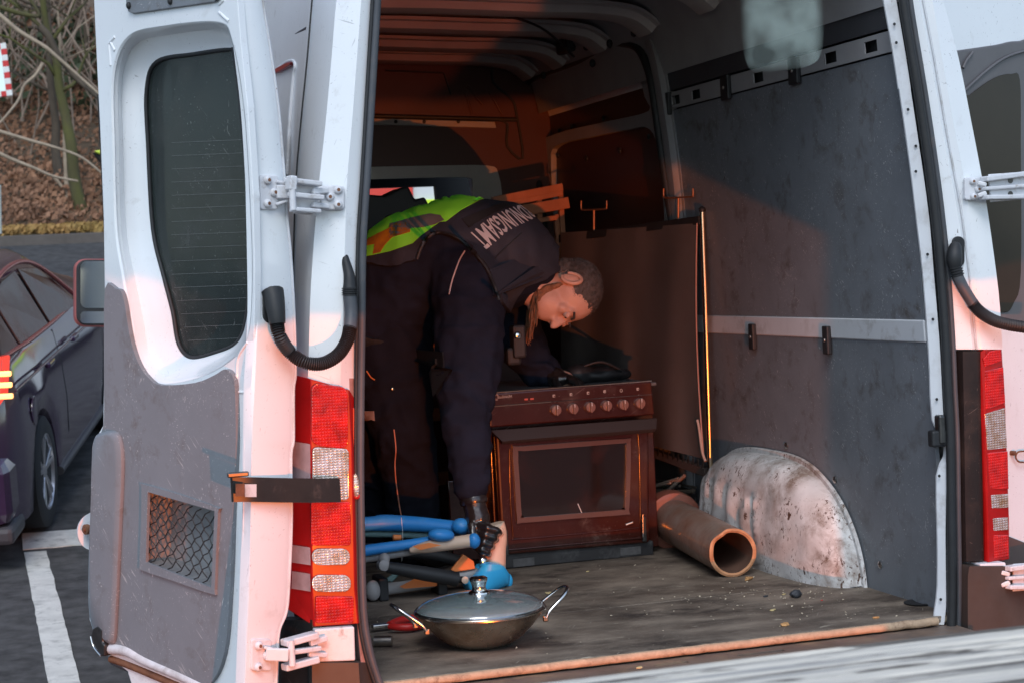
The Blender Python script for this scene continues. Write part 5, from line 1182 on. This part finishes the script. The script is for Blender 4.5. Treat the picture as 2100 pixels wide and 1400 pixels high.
for s in (-1, 1):
    ec = []
    for k in range(14):
        a = k/13*math.pi*1.7-.4; ec.append(H(.002+.032*math.sin(a)*(1 if math.sin(a) > 0 else .85), -.010-.019*math.cos(a), s*(.079+.010*(1-math.cos(a))/2)))
    e = tube('ear', ec, [.0055+.002*math.sin(k/13*3.14) for k in range(14)], SKIN, pe, 8); ell('ear_bowl', H(.000, -.008, s*.080), (.033, .019, .009), SKIN, e, (HU, HF, HS))
    y = ell('eye', H(.008, .086, s*.031), (.0115, .0115, .0115), M('eye_white', (.35, .3, .27), .4) if s < 0 else bpy.data.materials['eye_white'], pe, (HU, HF, HS))
    ell('iris', H(.008, .0965, s*.031), (.005, .002, .005), RUB, y, (HU, HF, HS)); ell('eyelid', H(.0115, .0872, s*.031), (.0105, .0128, .0137), SKIN, y, (HU, HF, HS)); tube('eyebrow', [H(.028, .092, s*.014), H(.033, .094, s*.032), H(.028, .084, s*.05)], .004, HAIR, pe, 6)
# hair as cap with many short locks
hg = [ellgeo(HC+HU*.038-HF*.022, (.094, .107, .089), (HU, HF, HS), 20, 14), ellgeo(HC+HU*.0-HF*.062, (.078, .056, .074), (HU, HF, HS), 16, 10)]
hr = fuse('hair', hg, HAIR, pe, .006, 2, lambda p, n: .003*noise.noise(p*60)+.002*noise.noise(p*160) if (p-HC).dot(HF) < .045+.5*max(0, (p-HC).dot(HU)-.04) and not ((p-HC).dot(HU) < .012 and (p-HC).dot(HF) > -.01) else -.018)
hv = []; hb = bvh(hr)
for i in range(2600):
    d = V((random.gauss(0, 1), random.gauss(0, 1), random.gauss(0, 1))).normalized(); h = hb.ray_cast(HC+HU*.03-HF*.01+d*.2, -d)
    if h[0] is None: continue
    p = h[0]; q_ = p-HC
    if q_.dot(HF) > .05+.5*max(0, q_.dot(HU)-.04) or (q_.dot(HU) < .018 and q_.dot(HF) > -.015): continue
    t = (-HU*.6-HF*.9+rnd3(.5)); t = (t-h[1]*t.dot(h[1])).normalized(); L = random.uniform(.006, .014); hv.append(tubegeo([p-h[1]*.001, p+t*L*.5+h[1]*.003, p+t*L+h[1]*.0035], [.0008, .0007, .0002], 3, False))
v, f = join(hv); ob('hair_strands', v, f, HAIR, pe)['kind'] = 'stuff'
bv = []
for i in range(160):
    t = random.random(); s0 = random.gauss(0, .022); p = H(-.088-.012*random.random(), .060+random.gauss(0, .014), s0); L = random.uniform(.05, .105)
    d = V((-.12, -.05, -1)).normalized(); q = [p, p+d*L*.4+rnd3(.006), p+d*L*.8+(V((B(1082, 760, 1.47)-p).normalized())*.012)+rnd3(.006), p+d*L+rnd3(.008)]
    bv.append(tubegeo(q, [.0035, .003, .002, .0006], 5))
v, f = join(bv); ob('beard', v, f, BEARD, pe, True)
fuse('beard_base', [ellgeo(H(-.085, .058, 0), (.026, .030, .038), (HU, HF, HS)), ]+chain([H(-.088, .062, 0), H(-.082, .045, .030), H(-.064, .022, .048), H(-.02, .004, .064)], [.023, .024, .015, .006])+chain([H(-.088, .062, 0), H(-.082, .045, -.030), H(-.064, .022, -.048), H(-.02, .004, -.064)], [.023, .024, .015, .006]), BEARD, pe, .005, 1, lambda p, n: .003*noise.noise(p*90))
# jacket: torso shell + sleeves
jt = [(B(760, 640, 1.66), .175), (B(850, 560, 1.60), .195), (B(945, 534, 1.56), .205), (B(1020, 530, 1.55), .180), (B(1072, 545, 1.54), .125)]
g = chain([a for a, b in jt], [b for a, b in jt])
jn = [(B(950, 570, 1.42), .118), (B(962, 640, 1.36), .122), (B(960, 720, 1.31), .112), (B(955, 800, 1.26), .092), (B(955, 870, 1.23), .078), (B(963, 940, 1.20), .066), (B(966, 996, 1.18), .056)]
g += chain([a for a, b in jn], [b for a, b in jn])
jf = [(B(1035, 590, 1.74), .11), (B(1062, 690, 1.73), .085), (B(1098, 752, 1.66), .062), (B(1122, 764, 1.62), .050)]
g += chain([a for a, b in jf], [b for a, b in jf])
ax1 = (B(962, 990, 1.18)-B(955, 600, 1.4)).normalized()
def jdisp(p, n):
    d = fold(V((.35, .1, 1)).normalized(), 26, .010)(p, n)*(1 if p.z < .82 else .35) if p.z < 1.02 else 0
    d2 = fold(V((1, .1, .35)).normalized(), 22, .007)(p, n)
    return (d if p.z < 1.02 else 0)+d2
jacket = fuse('jacket', g, UNI, pe, .009, 5, jdisp)
tr = [(B(790, 690, 1.66), .175), (B(800, 760, 1.62), .15), (B(826, 880, 1.57), .108), (B(842, 980, 1.62), .098), (B(852, 1065, 1.68), .092), (B(856, 1115, 1.70), .085)]
tf = [(B(770, 700, 1.76), .16), (B(775, 880, 1.78), .108), (B(772, 1000, 1.84), .095), (B(775, 1105, 1.88), .09)]
g = chain([a for a, b in tr], [b for a, b in tr])+chain([a for a, b in tf], [b for a, b in tf])
trous = fuse('trousers', g, TRO, pe, .010, 5, fold(V((.5, .2, 1)).normalized(), 24, .011))
for c in ((B(856, 1115, 1.70)), (B(775, 1108, 1.88))):
    p = V((c.x, c.y, .055)); fuse('shoe', [ellgeo(p, (.055, .10, .05)), ellgeo(p+V((.03, -.10, -.01)), (.05, .09, .042)), ellgeo(p+V((0, .03, .06)), (.05, .06, .08))], RUB, pe, .01, 4)
jb = bvh(jacket); tb = bvh(trous)
# vest laid over the jacket
vestp = [(742, 540), (742, 470), (800, 428), (870, 405), (930, 396), (985, 396), (1045, 398), (1100, 420), (1150, 466), (1175, 500), (1170, 540), (1110, 570), (1072, 585), (1052, 612), (1040, 640), (1026, 622), (1010, 578), (992, 545), (965, 512), (935, 488), (905, 478), (882, 482), (864, 505), (852, 535), (800, 548)]
vest = drape('vest', vestp, jb, .002, .014, VEST, pe, 7)
vb = bvh(vest)
tube_pts = lambda pts, o, tr_: [(lambda h, d: (h[0] if h[0] else CAM+d*5.6)-d*o)(tr_.ray_cast(CAM, ray(x, y).normalized()), ray(x, y).normalized()) for x, y in pts]
def line(name, pts, o, r, mat, tr_): 
    c_ = [(p.x, p.y) for p in cat(pts, 5)]; return tube(name, tube_pts(c_, o, tr_), r, mat, pe, 8)
line('vest_binding', [(855, 532), (866, 503), (883, 483), (905, 477), (938, 488), (966, 512), (994, 545), (1011, 578), (1024, 615)], .002, .006, RUB, vb)
drape('black_patch', [(947, 450), (975, 438), (1010, 424), (1038, 415), (1046, 424), (1010, 440), (980, 455), (962, 468)], vb, .001, .002, RUB, pe, 6)
drape('collar', [(1016, 582), (1040, 570), (1068, 556), (1070, 570), (1048, 582), (1025, 598)], jb, .016, .006, RUB, pe, 5)
drape('green_panel', [(744, 528), (744, 484), (790, 450), (840, 425), (890, 409), (940, 402), (990, 400), (986, 410), (945, 432), (915, 455), (902, 456), (888, 466), (866, 482), (846, 500), (800, 516)], vb, .001, .003, HIV, pe, 6)
drape('reflective_band', [(800, 462), (850, 448), (885, 441), (905, 444), (912, 453), (893, 462), (870, 468), (845, 470), (800, 490)], vb, .0045, .002, REF, pe, 5)
drape('reflective_band', [(744, 500), (775, 482), (800, 470), (812, 460), (838, 458), (842, 468), (842, 478), (806, 488), (790, 505), (782, 518), (766, 522), (770, 502), (744, 508)], vb, .0045, .002, REFO, pe, 5)
# lettering on the vest, running from the far shoulder down towards the sleeve, upside down for the viewer
cu = bpy.data.curves.new('txt', 'FONT'); cu.body = 'ORDNUNGSAMT'; cu.size = 1; cu.resolution_u = 2; cu.offset = .018; cu.space_character = 1.04
t_ = bpy.data.objects.new('txt', cu); COL.objects.link(t_); dg = bpy.context.evaluated_depsgraph_get(); me = bpy.data.meshes.new_from_object(t_.evaluated_get(dg)); bpy.data.objects.remove(t_)
bmt = bmesh.new(); bmt.from_mesh(me); bmesh.ops.triangulate(bmt, faces=bmt.faces[:])
for _ in range(3): bmesh.ops.subdivide_edges(bmt, edges=[e for e in bmt.edges if e.calc_length() > .15], cuts=1); bmesh.ops.triangulate(bmt, faces=[f for f in bmt.faces if len(f.verts) > 3])
bmt.to_mesh(me); bmt.free()
mx = max(v_.co.x for v_ in me.vertices); my = max(v_.co.y for v_ in me.vertices)
base = cat([(1083, 419), (1060, 423), (1036, 432), (1012, 444), (990, 459), (963, 481)], 8); topl = cat([(1104, 441), (1090, 451), (1066, 462), (1040, 476), (1020, 494), (998, 512)], 8)
def at(c_, t): t = max(0, min(.9999, t))*(len(c_)-1); k = int(t); return c_[k].lerp(c_[k+1], t-k)
for v_ in me.vertices:
    u = v_.co.x/mx; w = v_.co.y/my; u = u**1.12; a = at(base, u); b = at(topl, u); c_ = a.lerp(b, w); d = ray(c_.x, c_.y).normalized(); h = vb.ray_cast(CAM, d)
    for k in range(1, 90):
        if h[0] is not None and (h[0]-CAM).length < 6.25: break
        d = ray(c_.x-k*.6, c_.y+k*.9).normalized(); h = vb.ray_cast(CAM, d)
    v_.co = h[0]-d*.004
me.name = 'vest_lettering'; me.materials.clear(); me.materials.append(M('pale_grey_print', (.50, .50, .52), .6)); o = bpy.data.objects.new('vest_lettering', me); COL.objects.link(o); par(o, pe)
line('sleeve_piping', [(953, 515), (943, 532), (934, 555), (926, 580), (921, 603)], .004, .0025, M('white_piping', (.5, .42, .42), .5), jb)
line('trouser_piping', [(808, 880), (812, 920), (810, 950), (812, 985), (818, 1030), (824, 1062)], .003, .002, M('orange_piping', (.7, .3, .2), .5), tb)
line('vest_seam', [(1070, 478), (1040, 505), (1015, 530)], .002, .002, RUB, vb)
line('side_cord', [(752, 760), (760, 772), (768, 778)], .004, .0022, ORG, tb)
ell('belt_button', (tube_pts([(805, 797)], .004, tb))[0], (.007, .004, .007), BRASS, pe)
drape('patch', [(745, 842), (768, 842), (769, 860), (745, 860)], tb, .002, .003, M('pale_patch', (.4, .27, .22), .6), pe, 6)
drape('belt', [(745, 688), (800, 700), (860, 725), (900, 735), (900, 748), (850, 742), (800, 720), (745, 708)], jb, .002, .012, RUB, pe, 7)
drape('lanyard', [(1037, 618), (1043, 618), (1050, 640), (1049, 662), (1043, 662), (1040, 640)], bvh(body), .004, .003, M('yellow_lanyard', (.75, .72, .03), .6), pe, 4)
# radio and mouthpiece at the chest
rd = Yp(1062, 700, 1.46); o = box('radio', rd, (.045, .05, .11), RUB, pe, .008); ell('radio_ring', Yp(1062, 688, 1.43), (.013, .006, .013), CHROME, o)
box('radio', Yp(1052, 730, 1.47), (.05, .04, .06), RUB, pe, .01)
# gloves
def glove(name, wrist, fingers, palm, mat=GLV):
    g = chain([a for a, b in wrist], [b for a, b in wrist])+[ellgeo(c, r, ax) for c, r, ax in palm]
    for fg in fingers: g += chain([a for a, b in fg], [b for a, b in fg])
    return fuse(name, g, mat, pe, .0035, 2, lambda p, n: .0012*noise.noise(p*70))
hx = V((1, 0, 0)); hd = (B(985, 1100, 1.13)-B(968, 1018, 1.16)).normalized()
w = [(B(970, 1016, 1.17), .040), (B(974, 1040, 1.165), .038), (B(980, 1062, 1.155), .040)]
palm = [(B(982, 1078, 1.145), (.040, .030, .042), None)]
fg = []
for k in range(4):   # fingers closed round the beige leg
    y = 1080+k*15; x = 1004-k*4
    fg.append([(B(984-k*3, 1078+k*14, 1.12), .0145-.0007*k), (B(x-4, y+2, 1.085), .0135-.0007*k), (B(x+14-k*2, y+7, 1.085), .0125-.0007*k), (B(x+20-k*3, y+11, 1.115), .0115-.0007*k)])
fg.append([(B(968, 1076, 1.13), .016), (B(970, 1100, 1.11), .014), (B(980, 1122, 1.10), .0125), (B(990, 1136, 1.105), .011)])
glove('glove', w, fg, palm)
lathe('glove_cuff', [(.044, 0), (.046, .01), (.043, .02)], B(970, 1020, 1.17), hd, GLV, pe, 20)
w = [(B(1126, 766, 1.61), .034), (B(1142, 774, 1.58), .036)]
palm = [(B(1152, 776, 1.565), (.042, .034, .022), None)]
fg = []
for k in range(4):
    fg.append([(B(1160+k*3, 772+k*2, 1.59-k*.024), .0125), (B(1176+k*2, 776+k*3, 1.575-k*.026), .0115), (B(1190-k*1, 784+k*4, 1.56-k*.028), .0105), (B(1198-k*4, 793+k*3, 1.55-k*.028), .0095)])
fg.append([(B(1138, 782, 1.53), .014), (B(1146, 793, 1.50), .012), (B(1158, 799, 1.485), .0105)])
glove('glove', w, fg, palm)
# dark pack and straps behind the person, seen against the partition window
bp_ = thing('backpack', Yp(820, 430, 2.5), 'black strapped bag standing behind the bending person under the small window', 'bag')
for q in ([(742, 398), (790, 402), (825, 385), (838, 382), (852, 410), (872, 404), (880, 420), (900, 460), (860, 520), (742, 520)],): poly('bag_flap', [[Yp(x, y, 2.5) for x, y in q]], V((0, .16, 0)), RUB, bp_, .01)
q = V((.34, 2.62, .45)); box('bag_body', (Yp(800, 500, 2.55).x, 2.6, .56), (.42, .2, 1.1), RUB, bp_, .05)

# ================================================================== DARK CAR
CARP = M('dark_maroon_navy_car_paint', (.040, .020, .055), .16, coat=1, var=.1, vs=2)
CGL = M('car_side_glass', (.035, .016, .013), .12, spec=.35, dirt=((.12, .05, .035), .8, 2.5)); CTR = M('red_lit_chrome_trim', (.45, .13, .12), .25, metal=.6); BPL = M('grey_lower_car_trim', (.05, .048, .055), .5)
TYRE = M('tyre_rubber', (.02, .02, .022), .8, bump=(60, .3)); RIM = M('silver_wheel_rim', (.62, .62, .65), .28, metal=.9)
wctr = CAM+ray(99, 965)*10.6
cyaw = math.radians(13.0); pitch = math.atan((gz(wctr.y+2.6)-gz(wctr.y))/2.7)
cf = V((math.sin(cyaw), math.cos(cyaw), math.tan(pitch))).normalized(); cr_ = V((math.cos(cyaw), -math.sin(cyaw), 0)); cu_ = cr_.cross(cf)
def Kp(x, y, o=0): return on(x, y, wctr+cr_*o, cr_)          # sketch onto the car's right side plane
car = thing('parked_car', wctr-cu_*.33, 'dark purple estate car parked on the road left of the white van, tail lamp glowing', 'car')
def loc(l, r, u): return wctr+cf*l+cr_*r+cu_*u
# cross-section loft: stations along the length, l from rear bumper (-.95) to nose (3.6)
def sect(l):
    # returns list of (r, u) from sill to roof centre
    tb_ = [(-.95, .80, .30, .60, .62), (-.85, .86, .72, .80, .76), (-.6, .90, .76, 1.00, .66), (-.2, .905, .78, 1.13, .60), (.4, .91, .76, 1.19, .60), (1.3, .91, .72, 1.17, .60), (2.0, .91, .70, 1.02, .56), (2.6, .90, .70, .86, .60), (3.2, .86, .60, .66, .60), (3.65, .70, .45, .50, .50)]
    for a, b in zip(tb_, tb_[1:]):
        if l <= b[0]: t = (l-a[0])/(b[0]-a[0]); return [a[k]+(b[k]-a[k])*t for k in range(1, 5)]
    return list(tb_[-1][1:])
rows = []
for i in range(64):
    l = -.95+4.6*i/63; hw, belt, roof, tw = sect(l); o0 = -.90
    tuck = 0 if l > -.8 else (-.8-l)*.5
    arch_d = min(abs(l), abs(l-2.72)); ab = -.12
    if arch_d < .40: ab = max(ab, -.03+math.sqrt(max(0, .40**2-arch_d**2))-.0)
    rr_ = [(hw-.10, min(ab-.04, .38)), (hw-.02, ab), (hw, ab+.08 if ab > 0 else .10), (hw+.005, max(ab+.1, .30)), (hw-.01, max(.5, ab+.12)), (hw-.05, belt-.04), (hw-.07, belt), (hw-.09, belt+.02), (tw+.08, belt+(roof-belt)*.7), (tw, roof-.04), (tw-.08, roof), (0, roof+.03)]
    R__ = [V((-.90+a+tuck*0, b, 0)) for a, b in rr_]
    left = [(-.90-a, b) for a, b in reversed(rr_[:-1])]
    pts_ = [(-.90+a, b) for a, b in rr_]+[(-.90-a, b) for a, b in reversed(rr_[:-1])]
    rows.append([loc(l, a, b) for a, b in pts_])
bd = sheet('body', rows, None, CARP, car)
ob('rear_face', rows[0], [tuple(range(len(rows[0])))], CARP, car); ob('nose_face', rows[-1], [tuple(range(len(rows[-1])))], CARP, car)
def sideglass(name, pts, mat=CGL, dy=.0, th=.012):
    q = []
    for l, u, r in pts: q.append(loc(l, -.90+r+.012+dy, u))
    n = (q[1]-q[0]).cross(q[2]-q[1]).normalized()
    return poly(name, [q], cr_*-th, mat, car, .003)
def gl(l, u):
    hw, belt, roof, tw = sect(l); t = max(0, min(1, (u-belt)/(roof*1.-belt))); return (hw-.075)*(1-t)+(tw+.035)*t+.004
def glp(pts): return [(l, u, gl(l, u)) for l, u in pts]
sideglass('quarter_window', glp([(-.62, .79), (-.24, .79), (-.20, 1.03), (-.34, .99)]))
sideglass('rear_door_window', glp([(-.18, .79), (.70, .76), (.62, 1.11), (.2, 1.10), (-.14, 1.05)]))
sideglass('front_door_window', glp([(.78, .76), (1.85, .72), (1.60, .92), (1.2, 1.05), (.72, 1.11)]))
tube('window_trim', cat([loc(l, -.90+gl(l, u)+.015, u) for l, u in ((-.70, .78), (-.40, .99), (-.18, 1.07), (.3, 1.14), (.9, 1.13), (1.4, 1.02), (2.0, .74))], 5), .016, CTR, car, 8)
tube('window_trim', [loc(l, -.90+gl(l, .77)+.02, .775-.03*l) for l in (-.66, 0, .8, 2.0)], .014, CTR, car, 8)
tube('door_gap', [loc(.74, r_, u) for u, r_ in ((-.02, -.012), (.10, .010), (.30, .014), (.5, -.001), (.72, -.045))], .004, RUB, car, 6)
tube('door_gap', [loc(l, r_, u) for l, u, r_ in ((.44, .10, .006), (.38, .30, .010), (.2, .45, .0), (-.05, .72, -.045))], .004, RUB, car, 6)
for l in (-.02+.25, 1.15): box('door_handle', loc(l, .02, .60), (.17, .035, .035), CARP, car, .01, (cf, cr_, cu_))
tube('crease', [loc(l, .012, .62-.02*l) for l in (-.8, 0, 1, 2.4)], .008, CARP, car, 8)
tube('sill_trim', [loc(l, -.012, -.10) for l in (.42, 1.4, 2.3)], .03, BPL, car, 8)
poly('tail_lamp', [[loc(-.97+.0*u, r, u) for r, u in ((-.02, .84), (-.40, .86), (-.42, .60), (-.05, .58))]], cf*.1, M('lit_car_tail_lamp', (.6, .03, .02), .15, coat=1, emit=((1, .06, .03), .8)), car, .02)
poly('tail_lamp', [[loc(l, -.90+.845+.045*min(1, (l+1.0)/.3), u) for l, u in ((-.97, .84), (-.72, .82), (-.80, .62), (-.96, .58))]], -cr_*.05, bpy.data.materials['lit_car_tail_lamp'], car, .01)
for u in (.64, .70, .76): box('lamp_element', loc(-.96, -.06, u), (.03, .18, .026), M('lamp_glow_yellow', (1, .7, .3), .3, emit=((1, .42, .12), 1.5)) if u == .64 else bpy.data.materials['lamp_glow_yellow'], car, .006, (cf, cr_, cu_))
box('rear_bumper', loc(-.86, -.80, .12), (.34, 1.55, .38), CARP, car, .08, (cf, cr_, cu_)); box('bumper_trim', loc(-.84, -.80, -.11), (.36, 1.56, .10), BPL, car, .03, (cf, cr_, cu_))
box('reflector', loc(-1.03, -.20, .02), (.01, .16, .035), LRED, car, .003, (cf, cr_, cu_))
for k in range(4): ell('reflector_dot', loc(-.45+.2*(k % 2), .015, .74+.03*k), (.01, .01, .01), bpy.data.materials['lamp_glow_yellow'], car, None, 8, 6) if 0 else None
poly('tail_lamp', [[loc(-.97, -1.8-r, u) for r, u in ((-.02, .84), (-.40, .86), (-.42, .60), (-.05, .58))]], cf*.1, bpy.data.materials['lit_car_tail_lamp'], car, .02)
poly('rear_window', [[loc(-.80, -.28, .84), loc(-.80, -1.52, .84), loc(-.60, -1.45, .99), loc(-.60, -.35, .99)]], cf*.12-cu_*.05, CGL, car, .01)
box('number_plate', loc(-1.035, -.9, .22), (.02, .52, .11), WHT, car, .004, (cf, cr_, cu_))
lathe('fuel_flap', [(.085, 0), (.085, .006), (.08, .008)], loc(-.28, .002, .42), cr_, CARP, car, 28)
def wheel(l, r):
    c = loc(l, r, 0); w_ = thing('wheel', c, None, None); par(w_, car)
    lathe('tyre', [(.215, -.20), (.30, -.21), (.325, -.19), (.33, -.16), (.33, -.04), (.325, -.015), (.30, .0), (.225, .0), (.215, -.02)], c, cr_, TYRE, w_, 48)
    lathe('rim', [(.218, -.03), (.225, -.002), (.215, -.002), (.205, -.03), (.19, -.08), (.02, -.09)], c, cr_, RIM, w_, 48)
    lathe('hub', [(.055, -.06), (.055, -.02), (.03, -.012)], c, cr_, RIM, w_, 20)
    for k in range(5):
        for da in (-.16, .16):
            a = 2*math.pi*k/5+.3; d1 = cf*math.cos(a)+cu_*math.sin(a); d2 = cf*math.cos(a+da)+cu_*math.sin(a+da); beam('spoke', c+d1*.04-cr_*.03, c+d2*.212-cr_*.02, .028, .03, RIM, w_, .004, up=cr_)
wheel(0, 0); wheel(2.72, 0); wheel(0, -1.58); wheel(2.72, -1.58)

for x in (-.02, 1.56):
    w_ = thing('rear_wheel', (x, 1.1, -.35), None, None); par(w_, van); lathe('tyre', [(.2, -.1), (.31, -.11), (.33, -.07), (.33, .07), (.31, .11), (.2, .1)], (x, 1.1, -.35), (1, 0, 0), TYRE, w_, 40); lathe('rim', [(.2, -.09), (.05, -.05), (.05, .05), (.2, .09)], (x, 1.1, -.35), (1, 0, 0), RIM, w_, 30)
# ================================================================== EMERGENCY VEHICLE SEEN THROUGH THE WINDSCREEN
ev = thing('patrol_van', (2.1, 14.0, gz(14)), 'silver and neon yellow patrol van seen through the small window', 'van')
ex = 2.3; zb = gz(14.0)
pq = Yp(865, 395, 14); ex = pq.x
NY = M('neon_yellow_foil', (.62, .85, .05), .5); SV = M('silver_white_paint', (.62, .64, .66), .35, coat=.5); RDF = M('red_foil', (.7, .06, .04), .4)
box('body', (ex, 15.5, zb+1.25), (2.0, 4.6, 1.9), SV, ev, .12); box('window', (ex, 13.18, zb+1.75), (1.7, .04, .5), CGL, ev, .03)
z_ = Yp(865, 412, 13.15).z; box('yellow_stripe', (ex, 13.17, z_-.09), (2.01, .04, .20), NY, ev, .01); box('red_stripe', (ex-.62, 13.16, z_+.12), (.62, .04, .22), RDF, ev, .01)
for s in (-1, 1): box('tail_lamp', (ex+s*.88, 13.17, zb+1.0), (.14, .05, .5), LRED, ev, .02); lathe('wheel', [(.2, -.1), (.34, -.1), (.34, .1), (.2, .1)], (ex+s*.82, 14.2, zb+.33), (1, 0, 0), TYRE, ev, 30)

# ================================================================== ADDED GREENISH STRIP STANDING IN FOR A BLURRED PALE SHAPE
def soft_blur():
    m = bpy.data.materials.new('milky_green_blur'); m.use_nodes = True; t = m.node_tree; N = t.nodes; L = t.links; b = N['Principled BSDF']
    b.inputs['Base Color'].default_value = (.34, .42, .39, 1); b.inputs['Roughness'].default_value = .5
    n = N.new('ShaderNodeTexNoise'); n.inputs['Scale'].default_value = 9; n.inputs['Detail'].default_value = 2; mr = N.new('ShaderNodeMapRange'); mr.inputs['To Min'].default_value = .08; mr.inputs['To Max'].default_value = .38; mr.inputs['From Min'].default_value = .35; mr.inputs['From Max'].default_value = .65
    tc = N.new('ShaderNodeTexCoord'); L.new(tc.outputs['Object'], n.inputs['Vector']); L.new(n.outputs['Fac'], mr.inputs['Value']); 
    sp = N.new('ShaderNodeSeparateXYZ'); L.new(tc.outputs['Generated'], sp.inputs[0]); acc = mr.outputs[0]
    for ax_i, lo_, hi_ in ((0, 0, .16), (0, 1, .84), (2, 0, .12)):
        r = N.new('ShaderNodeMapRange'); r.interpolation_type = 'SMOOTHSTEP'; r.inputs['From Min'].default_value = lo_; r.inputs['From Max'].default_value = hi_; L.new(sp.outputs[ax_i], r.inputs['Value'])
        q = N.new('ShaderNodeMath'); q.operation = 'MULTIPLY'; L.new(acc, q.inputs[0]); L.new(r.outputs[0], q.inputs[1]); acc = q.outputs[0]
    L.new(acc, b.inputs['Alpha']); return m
hs2 = thing('blur_stand_in', Yp(1600, -60, .12), 'milky green translucent sheet standing in for a blurred pale shape before the grey wall', 'blur stand-in')
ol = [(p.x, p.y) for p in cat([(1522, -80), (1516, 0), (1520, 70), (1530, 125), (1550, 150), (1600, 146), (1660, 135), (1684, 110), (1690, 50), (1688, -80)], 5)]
poly('strip', [[Yp(x, y, .12) for x, y in ol]], V((0, .003, 0)), soft_blur(), hs2)  # made-up sheet, its faded edges imitate an out-of-focus shape
